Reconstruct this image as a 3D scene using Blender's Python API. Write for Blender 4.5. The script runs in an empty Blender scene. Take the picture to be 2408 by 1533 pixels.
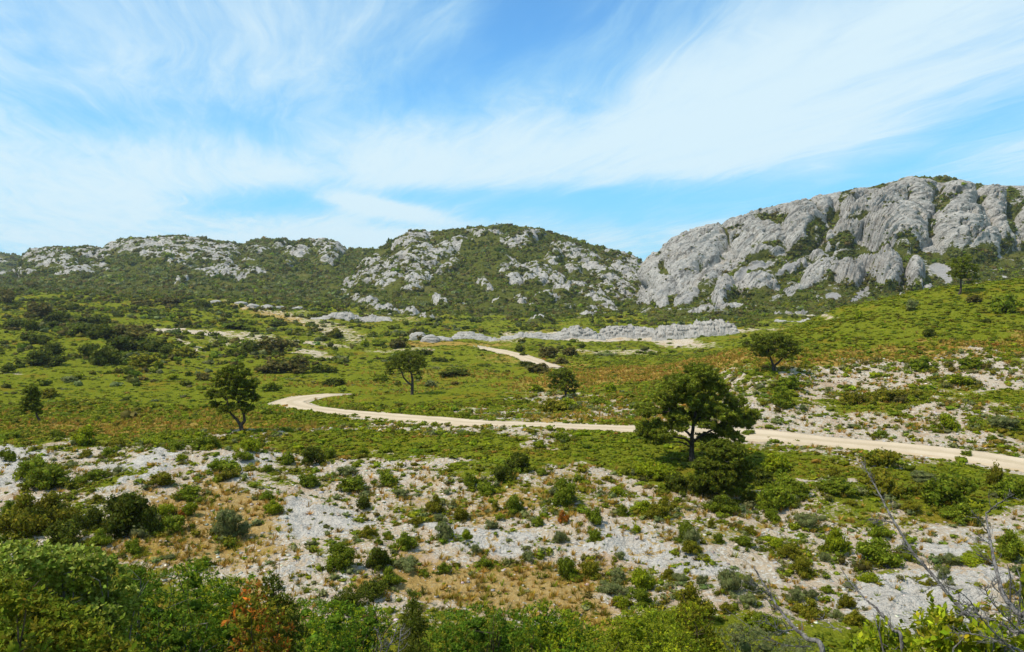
import bpy, math, random
import numpy as np
R = math.radians
rng = np.random.default_rng(7)
SC = bpy.context.scene
COL = SC.collection

# ------------------------------------------------------------ camera
F = 1889.0; CX = 1203.5; CY = 766.5; HORIZON = 690.0      # photo measured in a 2407 x 1533 frame
TILT = math.atan((CY - HORIZON) / F); CP, SP = math.cos(TILT), math.sin(TILT)
cam = bpy.data.cameras.new('camera'); co = bpy.data.objects.new('camera', cam); COL.objects.link(co)
cam.sensor_width = 36; cam.lens = 36 * F / 2407.0
cam.clip_start = 0.1; cam.clip_end = 20000
co.location = (0, 0, 0); co.rotation_euler = (R(90) - TILT, 0, 0)
SC.camera = co
SC.view_settings.view_transform = 'Standard'; SC.view_settings.look = 'None'
SC.view_settings.gamma = 1; SC.view_settings.use_curve_mapping = False
SC.view_settings.exposure = 0.0
SC.cycles.max_bounces = 5; SC.cycles.diffuse_bounces = 3; SC.cycles.transparent_max_bounces = 4

# ------------------------------------------------------------ sun
to_sun = np.array([-1.6, -0.75, 2.7]); to_sun /= np.linalg.norm(to_sun)
SUN_EL = math.asin(to_sun[2]); SUN_AZ = math.atan2(to_sun[0], to_sun[1])
sl = bpy.data.lights.new('sun', 'SUN'); sl.energy = 5.0; sl.angle = R(0.5); sl.color = (1, .925, .80)
so = bpy.data.objects.new('sun', sl); COL.objects.link(so)
import mathutils
so.rotation_euler = mathutils.Vector((-to_sun[0], -to_sun[1], -to_sun[2])).to_track_quat('-Z', 'Y').to_euler()
so.location = (-60, -30, 100)

def ray(px, py):
    """photo position -> (x/Y, z/Y) slopes"""
    y = (CY - np.asarray(py, float)) / F; x = (np.asarray(px, float) - CX) / F
    d = CP + y * SP
    return x / d, (y * CP - SP) / d
def proj(x, y, z):
    x = np.asarray(x, float); y = np.maximum(np.asarray(y, float), .05)
    f = y * CP - z * SP; u = y * SP + z * CP
    f = np.maximum(f, .05)
    return CX + F * x / f, CY - F * u / f

# ------------------------------------------------------------ node helper
class NT:
    def __init__(s, tree): s.t = tree
    def n(s, typ, **kw):
        nd = s.t.nodes.new(typ)
        for k, v in kw.items():
            if k.startswith('i_'):
                key = k[2:]; key = int(key) if key.isdigit() else key
                nd.inputs[key].default_value = v
            else: setattr(nd, k, v)
        return nd
    def l(s, a, b): s.t.links.new(a, b)
    def math(s, op, a, b=None, c=None, clamp=False):
        nd = s.t.nodes.new('ShaderNodeMath'); nd.operation = op; nd.use_clamp = clamp
        for i, v in enumerate((a, b, c)):
            if v is None: continue
            if isinstance(v, (int, float)): nd.inputs[i].default_value = v
            else: s.l(v, nd.inputs[i])
        return nd.outputs[0]
    def vmath(s, op, a, b=None):
        nd = s.t.nodes.new('ShaderNodeVectorMath'); nd.operation = op
        for i, v in enumerate((a, b)):
            if v is None: continue
            if isinstance(v, (tuple, list)): nd.inputs[i].default_value = v
            else: s.l(v, nd.inputs[i])
        return nd.outputs[0]
    def mix(s, f, a, b, mode='MIX'):
        nd = s.t.nodes.new('ShaderNodeMix'); nd.data_type = 'RGBA'; nd.blend_type = mode
        for i, v in ((0, f), (6, a), (7, b)):
            if isinstance(v, (int, float)): nd.inputs[i].default_value = v
            elif isinstance(v, (tuple, list)): nd.inputs[i].default_value = tuple(v) + ((1,) if len(v) == 3 else ())
            else: s.l(v, nd.inputs[i])
        return nd.outputs[2]
    def noise(s, vec, scale, detail=3, rough=.55, dist=0, col=False):
        nd = s.t.nodes.new('ShaderNodeTexNoise'); nd.inputs['Scale'].default_value = scale
        nd.inputs['Detail'].default_value = detail; nd.inputs['Roughness'].default_value = rough
        nd.inputs['Distortion'].default_value = dist
        if vec is not None: s.l(vec, nd.inputs['Vector'])
        return nd.outputs[1 if col else 0]
    def ss(s, v, lo, hi, a=0.0, b=1.0):
        nd = s.t.nodes.new('ShaderNodeMapRange'); nd.interpolation_type = 'SMOOTHSTEP'
        s.l(v, nd.inputs[0])
        for i, x in ((1, lo), (2, hi), (3, a), (4, b)): nd.inputs[i].default_value = x
        return nd.outputs[0]

# ------------------------------------------------------------ world: Nishita sky with high cirrus
W = bpy.data.worlds.new('World'); SC.world = W; W.use_nodes = True
t = W.node_tree; t.nodes.clear(); q = NT(t)
sky = q.n('ShaderNodeTexSky', sky_type='NISHITA', sun_disc=False, sun_elevation=SUN_EL, sun_rotation=SUN_AZ)
sky.altitude = 150; sky.air_density = 1.0; sky.dust_density = 0.3; sky.ozone_density = 2.2
tc = q.n('ShaderNodeTexCoord'); D = tc.outputs['Generated']
sx = q.n('ShaderNodeSeparateXYZ'); q.l(D, sx.inputs[0])
az = q.math('ARCTAN2', sx.outputs[0], sx.outputs[1]); el = q.math('ARCSINE', sx.outputs[2])
zz = q.math('ADD', q.math('MAXIMUM', sx.outputs[2], 0.0), 0.06)
pxn = q.math('DIVIDE', sx.outputs[0], zz); pyn = q.math('DIVIDE', sx.outputs[1], zz)
wa = R(-18); ca, sa = math.cos(wa), math.sin(wa)          # cirrus streets run towards this azimuth
qx = q.math('SUBTRACT', q.math('MULTIPLY', pxn, ca), q.math('MULTIPLY', pyn, sa))
qy = q.math('ADD', q.math('MULTIPLY', pxn, sa), q.math('MULTIPLY', pyn, ca))
cv = q.n('ShaderNodeCombineXYZ'); q.l(qx, cv.inputs[0]); q.l(q.math('MULTIPLY', qy, .48), cv.inputs[1])
warp = q.noise(cv.outputs[0], .8, 3, .5, 0, True)
wv = q.vmath('ADD', cv.outputs[0], q.vmath('MULTIPLY', q.vmath('SUBTRACT', warp, (.5, .5, .5)), (1.0, 1.0, 0)))
n1 = q.noise(wv, .9, 6, .55, .2)
st = q.vmath('MULTIPLY', wv, (1.5, .8, 1)); n2 = q.noise(st, 1.5, 8, .62, .35)
n3 = q.noise(q.vmath('MULTIPLY', wv, (4.2, 1.6, 1)), 2.4, 7, .68, .5)
# large cloud banks and clear gaps, at their directions in the sky
def blob(px, py, rx, ry, ang, amp):
    a0 = math.atan((px - CX) / F); e0 = math.atan((HORIZON - py) / F)
    c, s = math.cos(R(ang)), math.sin(R(ang))
    da = q.math('SUBTRACT', az, a0); de = q.math('SUBTRACT', el, e0)
    u = q.math('MULTIPLY', q.math('ADD', q.math('MULTIPLY', da, c), q.math('MULTIPLY', de, s)), F / rx)
    v = q.math('MULTIPLY', q.math('SUBTRACT', q.math('MULTIPLY', de, c), q.math('MULTIPLY', da, s)), F / ry)
    g = q.math('ADD', q.math('MULTIPLY', u, u), q.math('MULTIPLY', v, v))
    g = q.math('POWER', 2.718, q.math('MULTIPLY', g, -.7))
    return q.math('MULTIPLY', g, amp)
bias = None
for b in [
    (1260, 40, 190, 110, 25, -.75), (1090, 150, 150, 50, 20, -.30), (1640, 30, 90, 60, 40, -.22), (1000, 240, 170, 50, 15, -.30),
    (1450, 60, 60, 260, -30, -.22), (620, 330, 170, 45, -25, -.30), (330, 345, 170, 40, -12, -.32), (60, 60, 60, 60, 0, -.25),
    (110, 190, 60, 60, -40, -.18), (430, 290, 180, 40, 0, -.15), (640, 487, 170, 30, 6, -.75), (1150, 468, 360, 24, 0, -.75), (1010, 535, 90, 10, 0, -.4), (1650, 475, 330, 38, 4, -.55),
    (1560, 600, 120, 30, -40, -.25), (2150, 410, 180, 26, 25, -.30), (2380, 340, 130, 40, 0, -.2), (1150, 512, 120, 14, 0, -.30),
    (885, 487, 110, 17, -10, 1.5), (1500, 300, 700, 120, 12, .36), (2150, 120, 420, 120, 18, .28), (1950, 200, 380, 90, 20, .2), (220, 120, 90, 200, 45, .32),
    (500, 410, 550, 60, 0, .32), (200, 500, 260, 60, 0, .28), (700, 120, 260, 120, 0, .10), (860, 560, 200, 32, 0, .5), (1080, 60, 60, 60, 30, .2), (1400, 560, 220, 34, 0, .25), (40, 260, 120, 60, 0, .2),
    (300, 560, 340, 40, 0, .25), (1100, 360, 500, 60, 8, .25), (1950, 380, 400, 40, 0, .25)]:
    v = blob(*b); bias = v if bias is None else q.math('ADD', bias, v)
dens = q.math('ADD', q.math('MULTIPLY', q.math('SUBTRACT', n1, .5), .9), q.math('MULTIPLY', q.math('SUBTRACT', n2, .5), 1.35))
dens = q.math('ADD', dens, q.math('MULTIPLY', q.math('SUBTRACT', n3, .5), .8))
dens = q.math('ADD', q.math('ADD', dens, bias), .44)
cl = q.math('ADD', q.math('MULTIPLY', q.ss(dens, -.42, 1.12), .90), .07)
skyc = q.mix(1.0, sky.outputs[0], (0.74, 1.58, 2.05), 'MULTIPLY')
skyc = q.mix(q.ss(el, 0.0, .34, .75, 0.0), skyc, (2.3, 6.6, 9.8))
cloudc = q.mix(q.ss(cl, 0.3, 1.0), (5.2, 8.3, 9.8), (7.4, 9.2, 10.0))
fin = q.mix(q.math('MULTIPLY', cl, .97), skyc, cloudc)
# below the horizon: dull ground tone
fin = q.mix(q.ss(el, -.12, -.02), (1.6, 1.5, 1.2), fin)
bg = q.n('ShaderNodeBackground'); q.l(fin, bg.inputs[0]); bg.inputs[1].default_value = .1
ow = q.n('ShaderNodeOutputWorld'); q.l(bg.outputs[0], ow.inputs[0])

# ------------------------------------------------------------ numpy noise
_g = np.random.default_rng(11)
PERM = _g.permutation(256); PERM = np.concatenate([PERM, PERM, PERM])
GR = _g.normal(size=(256, 3)); GR /= np.linalg.norm(GR, axis=1)[:, None]
def perlin(x, y, z):
    xi = np.floor(x).astype(int); yi = np.floor(y).astype(int); zi = np.floor(z).astype(int)
    xf, yf, zf = x - xi, y - yi, z - zi
    xi &= 255; yi &= 255; zi &= 255
    fd = lambda t_: t_ * t_ * t_ * (t_ * (t_ * 6 - 15) + 10)
    u, v, w = fd(xf), fd(yf), fd(zf); out = 0
    for dx in (0, 1):
        a = PERM[(xi + dx) & 255]
        for dy in (0, 1):
            b = PERM[(a + yi + dy) & 255]
            for dz in (0, 1):
                g = GR[PERM[(b + zi + dz) & 255]]
                d = g[..., 0] * (xf - dx) + g[..., 1] * (yf - dy) + g[..., 2] * (zf - dz)
                out = out + d * (u if dx else 1 - u) * (v if dy else 1 - v) * (w if dz else 1 - w)
    return out * 1.5
def fbm(x, y, z, sc, octv=4, gain=.5, seed=0):
    o = 0; a = 1; f = 1.0 / sc
    for i in range(octv):
        o = o + a * perlin(x * f + seed * 17.3 + i * 5.1, y * f + seed * 7.7, z * f + i * 3.3); a *= gain; f *= 2.03
    return o
def ridged(x, y, z, sc, octv=4, gain=.5, seed=0):
    o = 0; a = 1; f = 1.0 / sc
    for i in range(octv):
        o = o + a * (1 - 2 * np.abs(perlin(x * f + seed * 17.3 + i * 5.1, y * f + seed * 7.7, z * f + i * 3.3))); a *= gain; f *= 2.1
    return o
def worley(x, y, z, sc, seed=0):
    """distance to nearest and second nearest cell centre"""
    x = x / sc; y = y / sc; z = z / sc
    xi = np.floor(x).astype(int); yi = np.floor(y).astype(int); zi = np.floor(z).astype(int)
    f1 = np.full(x.shape, 9.); f2 = np.full(x.shape, 9.)
    for dx in (-1, 0, 1):
        for dy in (-1, 0, 1):
            for dz in (-1, 0, 1):
                h = PERM[(PERM[(PERM[(xi + dx + seed) & 255] + yi + dy) & 255] + zi + dz) & 255]
                px_ = xi + dx + (GR[h][..., 0] * .5 + .5); py_ = yi + dy + (GR[h][..., 1] * .5 + .5); pz_ = zi + dz + (GR[h][..., 2] * .5 + .5)
                d = np.sqrt((px_ - x) ** 2 + (py_ - y) ** 2 + (pz_ - z) ** 2)
                nf1 = np.minimum(f1, d); f2 = np.minimum(np.maximum(f1, d), f2); f1 = nf1
    return f1, f2
def sstep(v, a, b):
    t_ = np.clip((v - a) / (b - a), 0, 1); return t_ * t_ * (3 - 2 * t_)
def ell(px, py, cx, cy, rx, ry, ang=0, soft=.5):
    """soft ellipse mask; ang in degrees, positive leans down to the right"""
    c, s = math.cos(R(ang)), math.sin(R(ang)); dx = px - cx; dy = py - cy
    d = np.sqrt(((dx * c + dy * s) / rx) ** 2 + ((-dx * s + dy * c) / ry) ** 2)
    return 1 - sstep(d, 1 - soft, 1 + soft)

# ------------------------------------------------------------ mesh helpers
def mk(name, V, Fc, mat, attrs=None, smooth=False, link=True, parent=None, n=None):
    V = np.asarray(V, np.float32); Fc = np.asarray(Fc, np.int32); k = Fc.shape[1]
    me = bpy.data.meshes.new(name)
    me.vertices.add(len(V)); me.vertices.foreach_set('co', V.ravel())
    me.loops.add(Fc.size); me.loops.foreach_set('vertex_index', Fc.ravel())
    me.polygons.add(len(Fc)); me.polygons.foreach_set('loop_start', np.arange(0, Fc.size, k, dtype=np.int32))
    if smooth: me.polygons.foreach_set('use_smooth', np.ones(len(Fc), bool))
    for an, arr in (attrs or {}).items():
        a = me.color_attributes.new(an, 'FLOAT_COLOR', 'POINT')
        arr = np.asarray(arr, np.float32)
        if arr.shape[1] == 3: arr = np.concatenate([arr, np.ones((len(arr), 1), np.float32)], 1)
        a.data.foreach_set('color', arr.ravel())
    me.update(calc_edges=True)
    me.materials.append(mat)
    o = bpy.data.objects.new(name, me)
    if link: COL.objects.link(o)
    if parent is not None: o.parent = parent
    return o
def tag(o, label=None, cat=None, group=None, kind=None):
    if label: o['label'] = label
    if cat: o['category'] = cat
    if group: o['group'] = group
    if kind: o['kind'] = kind
    return o
def grid_faces(nr, nc, wrap=False):
    i = np.arange(nr - 1)[:, None]; j = np.arange(nc - (0 if wrap else 1))[None, :]
    j2 = (j + 1) % nc
    return np.stack([i * nc + j + 0 * i, i * nc + j2, (i + 1) * nc + j2, (i + 1) * nc + j + 0 * i], -1).reshape(-1, 4)
def hermite(xk, yk, x):
    """smooth, non-overshooting interpolation of rows yk at knots xk"""
    xk = np.asarray(xk, float); yk = np.asarray(yk, float)
    h = np.diff(xk); d = np.diff(yk, axis=0) / h.reshape(-1, *([1] * (yk.ndim - 1)))
    m = np.zeros_like(yk); m[0] = d[0]; m[-1] = d[-1]
    a, b = d[:-1], d[1:]; same = (a * b) > 0
    m[1:-1] = np.where(same, 2 * a * b / np.where(same, a + b, 1), 0)
    m[1:-1] = m[1:-1] * .6 + .4 * .5 * (a + b) * 1.0
    i = np.clip(np.searchsorted(xk, x) - 1, 0, len(xk) - 2)
    t_ = np.clip((x - xk[i]) / h[i], 0, 1); t_ = t_.reshape(-1, *([1] * (yk.ndim - 1))); hh = h[i].reshape(t_.shape)
    return ((2 * t_**3 - 3 * t_**2 + 1) * yk[i] + (t_**3 - 2 * t_**2 + t_) * hh * m[i] + (-2 * t_**3 + 3 * t_**2) * yk[i + 1] + (t_**3 - t_**2) * hh * m[i + 1])

# ------------------------------------------------------------ ground heights
YK = [.5, 4, 10, 16, 21, 26, 32, 40, 50, 60, 70, 90, 115, 150, 210, 260, 340, 420, 3000]
ZT = {
   0: [-1.7, -3.5, -6.5, -8.6, -9.4, -9.6, -9.4, -9.0, -9.0, -9.6, -10.4, -11.4, -11.6, -10.6, -7.0, -4, 1, 1, -12],
 400: [-1.7, -3.5, -6.5, -8.6, -9.4, -9.6, -9.2, -8.8, -9.0, -9.8, -10.5, -11.5, -11.9, -11.3, -8.6, -6, -1, -1, -12],
 800: [-1.7, -3.5, -6.5, -8.6, -9.4, -9.5, -9.3, -9.0, -9.2, -9.9, -10.4, -11.6, -12.2, -12.2, -11, -9, -5, -5, -12],
1200: [-1.7, -3.5, -6.5, -8.6, -9.4, -9.5, -9.3, -8.9, -8.9, -9.4, -10, -10.8, -11.8, -12.2, -11.7, -11, -8, -8, -12],
1600: [-1.7, -3.5, -6.5, -8.6, -9.4, -9.5, -9.3, -9.0, -9.0, -9.2, -9.4, -9.6, -10.6, -12.0, -11.7, -11, -8, -8, -12],
1800: [-1.7, -3.5, -6.5, -8.6, -9.4, -9.5, -9.3, -9.0, -9.1, -7.7, -6.4, -6.0, -6.5, -8.9, -9.5, -9, -5, -5, -12],
2000: [-1.7, -3.5, -6.5, -8.6, -9.4, -9.5, -9.3, -9.0, -9.1, -7.9, -6.9, -4.6, -2.0, -4, -8, -8, -4, -4, -12],
2407: [-1.7, -3.5, -6.5, -8.6, -9.4, -9.5, -9.4, -9.25, -8.7, -7.2, -5.8, -2.9, 1.9, 0, -6, -8, -4, -4, -12],
}
_cols = sorted(ZT); _lf = np.linspace(math.log(.5), math.log(3000), 700)
_A = hermite(np.log(YK), np.array([ZT[c] for c in _cols]).T, _lf)          # (700, ncol)
_pf = np.linspace(-300, 2700, 300)
_pk = [-300] + _cols + [2700]; _B = np.concatenate([_A[:, :1], _A, _A[:, -1:]], 1)
TAB = hermite(_pk, _B.T, _pf)                                               # (300, 700)
def base_z(x, y):
    x = np.asarray(x, float); y = np.asarray(y, float)
    r = np.hypot(x, y); a = np.arctan2(x, y)
    lim = math.atan(.78); ac = np.clip(a, -lim, lim)
    Y = np.clip(r * np.cos(ac), .5, 2990); px = CX + F * np.tan(ac)
    i = np.clip((px + 300) / 3000 * 299, 0, 298.999); j = np.clip((np.log(Y) - _lf[0]) / (_lf[-1] - _lf[0]) * 699, 0, 698.999)
    i0 = i.astype(int); j0 = j.astype(int); fi = i - i0; fj = j - j0
    z = (TAB[i0, j0] * (1 - fi) * (1 - fj) + TAB[i0 + 1, j0] * fi * (1 - fj) + TAB[i0, j0 + 1] * (1 - fi) * fj + TAB[i0 + 1, j0 + 1] * fi * fj)
    back = sstep(np.abs(a), 1.2, 2.4)                                       # behind the viewpoint the hillside keeps rising
    return z * (1 - back) + back * (-1.7 + .10 * np.minimum(r, 300))
def hit_base(px, py, y0=18.0, y1=345.0):
    u, s = ray(px, py); Y = np.exp(np.linspace(math.log(y0), math.log(y1), 4000))
    d = s * Y - base_z(u * Y, Y); k = np.argmax(d <= 0)
    if d[k] > 0: k = len(Y) - 1
    return np.array([u * Y[k], Y[k], base_z(u * Y[k], Y[k])])

# track centre lines (photo position -> ground)
TR1 = [(2700, 1150), (2407, 1094), (2300, 1076), (2200, 1063), (2000, 1044), (1800, 1026), (1700, 1020), (1500, 1010), (1300, 1002), (1150, 997), (1000, 986), (900, 978), (800, 969), (735, 961), (692, 953), (684, 944), (712, 936), (760, 930), (800, 927)]
TR2 = [(1300, 864), (1262, 851), (1225, 838), (1190, 828), (1165, 823), (1130, 818)]
def resample(P, step):
    P = np.array(P); s = np.r_[0, np.cumsum(np.linalg.norm(np.diff(P, axis=0), axis=1))]
    return np.array(hermite(s, P, np.arange(0, s[-1], step)))
TP1 = resample([hit_base(*p)[:2] for p in TR1], 1.0); TP2 = resample([hit_base(*p)[:2] for p in TR2], 1.0)
TALL = np.concatenate([TP1, TP2])
def track_dist(x, y):
    x = np.asarray(x, float); y = np.asarray(y, float)
    out = np.full(x.shape, 99.); m = (y > 35) & (y < 220) & (np.abs(x) < 60)
    xs, ys = x[m], y[m]; d = np.full(xs.shape, 99.)
    for c in range(0, len(xs), 20000):
        xx = xs[c:c + 20000, None] - TALL[None, :, 0]; yy = ys[c:c + 20000, None] - TALL[None, :, 1]
        d[c:c + 20000] = np.sqrt((xx * xx + yy * yy).min(1))
    out[m] = d; return out
TW = 1.65
# what grows or lies where: green scrub, dry grass, bare grey rock (masks over the ground, 0..1)
LINE = [(-400, 1045), (0, 1045), (300, 1050), (480, 1030), (650, 1035), (750, 1075), (900, 1070), (1000, 1095), (1150, 1110), (1300, 1100), (1500, 1120), (1700, 1170), (1900, 1140), (2000, 1140), (2100, 1190), (2800, 1210)]
GREEN = [(2050, 945, 150, 28, -4, .9), (2380, 1000, 110, 28, 0, .9), (1840, 930, 50, 40, 0, .8), (2250, 1185, 140, 35, 0, .7), (2260, 895, 60, 20, 0, .6), (1990, 1185, 150, 30, 10, .7), (160, 1230, 200, 60, 0, .5), (380, 1310, 60, 25, 0, .6), (640, 1130, 60, 14, 0, .5),
  (1180, 1110, 80, 40, -30, .9), (1330, 1180, 60, 30, 0, .6), (820, 1310, 60, 40, -30, .4), (900, 1240, 60, 25, -20, .4), (1250, 1165, 280, 50, 5, .52), (1000, 1200, 140, 24, 10, .45), (700, 1110, 90, 20, 10, .5), (1650, 1250, 160, 30, 8, .45), (1900, 1290, 140, 30, 10, .45), (1450, 1370, 120, 26, 0, .45), (560, 1290, 120, 26, 10, .4), (1100, 1330, 140, 16, 0, .4), (1750, 1360, 120, 24, 20, .4), (1200, 1530, 1300, 90, 0, .9), (200, 1480, 420, 140, 0, 1), (1550, 1170, 200, 30, 0, .35), (230, 1150, 120, 14, -22, .8), (2350, 1290, 60, 40, 0, .6), (2080, 1330, 90, 14, 0, .5)]
PALE = [(2080, 1005, 430, 72, 3, 1), (2150, 882, 400, 44, -4, 1), (1730, 900, 60, 40, 20, .7), (1400, 955, 190, 28, 8, .7), (1250, 975, 200, 16, 3, .7), (1500, 975, 150, 25, 3, .7), (1080, 1010, 250, 13, 4, .75), (820, 1010, 200, 8, -2, .8), (560, 800, 110, 20, 8, .50), (480, 782, 180, 5, 4, .75), (700, 806, 130, 5, 5, .7), (450, 812, 50, 6, 25, .6), (740, 832, 60, 7, 10, .6),
  (780, 775, 110, 20, 20, .55), (640, 735, 140, 9, 14, .55), (1350, 793, 180, 9, 2, .85), (1560, 800, 130, 9, 8, .75), (1650, 735, 60, 5, -8, .8), (1870, 742, 100, 4, 0, .7), (1730, 780, 110, 5, -3, .6), (1450, 828, 160, 5, 0, .5), (940, 825, 90, 3, 0, .5), (1180, 800, 60, 5, 0, .5), (20, 880, 40, 3, 0, .5), (1020, 1075, 200, 10, 12, .4), (1290, 1040, 40, 16, 0, .8), (900, 745, 120, 10, 4, .4)]
DRY = [(500, 1230, 170, 100, 0, 1), (900, 1320, 120, 30, -20, .45), (1650, 1210, 160, 30, 5, .5), (1000, 1380, 160, 40, 0, .8), (530, 1170, 90, 34, 0, .9), (1160, 1370, 290, 60, 3, 1.1), (1400, 1410, 90, 60, 40, .8), (360, 1310, 160, 40, 0, .7), (620, 1400, 90, 30, 30, .7), (330, 1003, 280, 20, 0, .9), (640, 1000, 150, 12, 0, .7), (1480, 882, 260, 20, -5, 1), (1700, 850, 180, 16, -8, .9), (2000, 842, 260, 18, -3, .85), (2300, 815, 180, 22, -6, .85), (1050, 812, 140, 8, 0, .85), (1250, 850, 180, 12, 5, .5),
  (1060, 882, 180, 10, 0, .4), (1400, 990, 180, 18, 0, .6), (2150, 950, 260, 50, 0, .35), (1030, 1120, 60, 12, 20, .5), (1200, 1180, 160, 35, 0, .6), (1500, 1230, 500, 100, 0, .38), (1000, 1160, 260, 60, 0, .35), (1350, 1140, 120, 40, 0, .4), (1100, 1290, 160, 24, 20, .4), (1900, 1330, 300, 60, 0, .25), (600, 1290, 120, 30, 0, .6), (2100, 1210, 200, 20, 0, .35), (700, 1440, 60, 20, 0, .5), (1600, 1500, 60, 30, 0, .5), (650, 745, 130, 12, 15, .6), (800, 905, 140, 10, 0, .4), (1700, 1200, 100, 26, 0, .4), (850, 1150, 200, 50, 0, .2)]
ROCK = [(735, 1222, 115, 46, 8, 1), (330, 1108, 130, 40, -32, 1), (560, 1085, 110, 34, -8, .9), (25, 1095, 70, 55, -20, 1), (100, 1065, 70, 14, 0, .7), (1120, 1262, 150, 30, 10, .9), (1530, 1300, 210, 46, 10, .9), (2170, 1420, 220, 80, 4, 1), (1480, 1280, 130, 30, 0, .7), (2260, 1280, 200, 40, 0, .7), (950, 1110, 140, 28, 0, .45), (680, 1350, 70, 20, -20, .6), (1050, 1240, 60, 24, 0, .6), (2330, 1350, 110, 25, 0, .8), (1750, 1400, 120, 40, 0, .35), (1960, 1260, 100, 20, 0, .35),
  (1870, 742, 100, 5, 0, .6), (1650, 735, 60, 5, -8, .6)]
def cover(x, y, z):
    px, py = proj(x, y, z)
    line = np.interp(px, [a for a, b in LINE], [b for a, b in LINE])
    near = sstep(y, 14, 19)
    n_ = fbm(x, y, 0 * x, 5.0, 3, .55, 3)
    jit = n_ * np.where(y < 90, 34, 10)
    jx = fbm(x, y, 0 * x, 3.5, 3, .6, 23) * np.where(y < 90, 34, 12)
    g = 1 - sstep(py + jit, line - 22, line + 26)
    def un(L, jy=1.0):
        o = np.zeros(px.shape)
        for cx, cy, rx, ry, an, st_ in L: o = np.maximum(o, st_ * ell(px + jx * 2.2, py + jit * jy * min(1, ry / 40), cx, cy, rx, ry, an, .6))
        return o
    p = un(PALE); g = np.where(py < line, g * (1 - p), g); g = np.maximum(g, un(GREEN))
    g = np.where(y < 17, 1, g)
    d = un(DRY); r_ = un(ROCK) * near
    r_ = np.where((py < line) & (y < 200), r_ * .8, r_)
    d = np.where((py > 700) & (py < line) & (y > 60), np.maximum(d, .28 * sstep(fbm(x, y * .5, 0 * x, 16, 3, .5, 9), .0, .5)), d)
    return g, d, r_
def ground_z(x, y, masks=False):
    x = np.asarray(x, float); y = np.asarray(y, float)
    z = base_z(x, y); g, d, r_ = cover(x, y, z)
    td = track_dist(x, y); on = sstep(td, TW * .95, TW * 1.9)
    far = 1 + np.clip((y - 60) / 90, 0, 2)
    n1_ = fbm(x, y, 0 * x, 11.0, 3, .5, 1) * .38 * far; n2_ = fbm(x, y, 0 * x, 1.9, 3, .5, 2) * .13
    rk = (ridged(x * .75, y * 1.5, 0 * x, 1.8, 5, .6, 5) - .3) * .15 * r_
    stones = fbm(x, y, 0 * x, .55, 3, .6, 6) * .05 * (1 - g) * (y < 90)
    z = z + on * (n1_ * .9 + n2_ + rk + stones) + (1 - on) * -.03
    if masks: return z, g, d, r_, td
    return z

# ------------------------------------------------------------ materials
def new_mat(name):
    m = bpy.data.materials.new(name); m.use_nodes = True; m.node_tree.nodes.clear(); return m, NT(m.node_tree)
def finish(q, colr, rough=.9, normal=None, trans=0.0, spec=.0):
    p = q.n('ShaderNodeBsdfPrincipled'); p.inputs['Roughness'].default_value = rough
    p.inputs['Specular IOR Level'].default_value = spec
    if isinstance(colr, tuple): p.inputs['Base Color'].default_value = colr + (1,)
    else: q.l(colr, p.inputs['Base Color'])
    if normal is not None: q.l(normal, p.inputs['Normal'])
    out = q.n('ShaderNodeOutputMaterial'); sh = p.outputs[0]
    if trans > 0:
        tr = q.n('ShaderNodeBsdfTranslucent')
        if isinstance(colr, tuple): tr.inputs[0].default_value = colr + (1,)
        else: q.l(colr, tr.inputs[0])
        mx = q.n('ShaderNodeMixShader'); mx.inputs[0].default_value = trans; q.l(sh, mx.inputs[1]); q.l(tr.outputs[0], mx.inputs[2]); sh = mx.outputs[0]
    q.l(sh, out.inputs[0])
def bump(q, h, strength, dist, prev=None):
    b = q.n('ShaderNodeBump'); b.inputs['Strength'].default_value = strength; b.inputs['Distance'].default_value = dist
    q.l(h, b.inputs['Height'])
    if prev is not None: q.l(prev, b.inputs['Normal'])
    return b.outputs[0]

# ground: pale limestone rubble, bare grey rock, scrub-covered soil, dry straw
M_GROUND, q = new_mat('ground')
at = q.n('ShaderNodeAttribute', attribute_name='cover'); sp = q.n('ShaderNodeSeparateColor'); q.l(at.outputs[0], sp.inputs[0])
P = q.n('ShaderNodeTexCoord').outputs['Object']
na = q.noise(P, .9, 5, .65); nb = q.noise(P, 5.0, 5, .7); nc = q.noise(P, 22, 3, .6)
rag = q.math('ADD', q.math('MULTIPLY', q.math('SUBTRACT', na, .5), 1.3), q.math('MULTIPLY', q.math('SUBTRACT', nb, .5), 1.3))
stone = q.n('ShaderNodeTexVoronoi', feature='F1'); stone.inputs['Scale'].default_value = 9; q.l(P, stone.inputs['Vector'])
stc = q.n('ShaderNodeSeparateColor'); q.l(stone.outputs['Color'], stc.inputs[0])
grav = q.mix(q.ss(na, .3, .7), (.49, .37, .245), (.45, .375, .28))
grav = q.mix(q.ss(nb, .45, .68), grav, (.54, .48, .385))
grav = q.mix(q.ss(stc.outputs[0], .78, .9), grav, (.57, .53, .46))
grav = q.mix(q.ss(q.noise(P, .45, 4, .6), .50, .66, 0, .6), grav, (.40, .25, .135))
grav = q.mix(q.ss(nc, .60, .72, 0, .6), grav, (.17, .13, .09))
rockc = q.mix(q.ss(na, .35, .65), (.45, .415, .365), (.55, .515, .46))
rockc = q.mix(q.ss(q.noise(q.vmath('MULTIPLY', P, (1, 2.4, 1)), 2.6, 7, .75), .50, .62, 0, .7), rockc, (.22, .21, .19))
scrub = q.mix(q.ss(nb, .35, .65), (.115, .135, .010), (.20, .21, .018))
scrub = q.mix(q.ss(q.noise(P, .16, 3, .6), .52, .66, 0, .8), scrub, (.20, .15, .016))
straw = q.mix(q.ss(nb, .35, .65), (.30, .175, .035), (.42, .28, .08))
c = q.mix(q.ss(q.math('ADD', sp.outputs[2], q.math('MULTIPLY', rag, 1.2)), .42, .66, 0, .9), grav, rockc)
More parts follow.
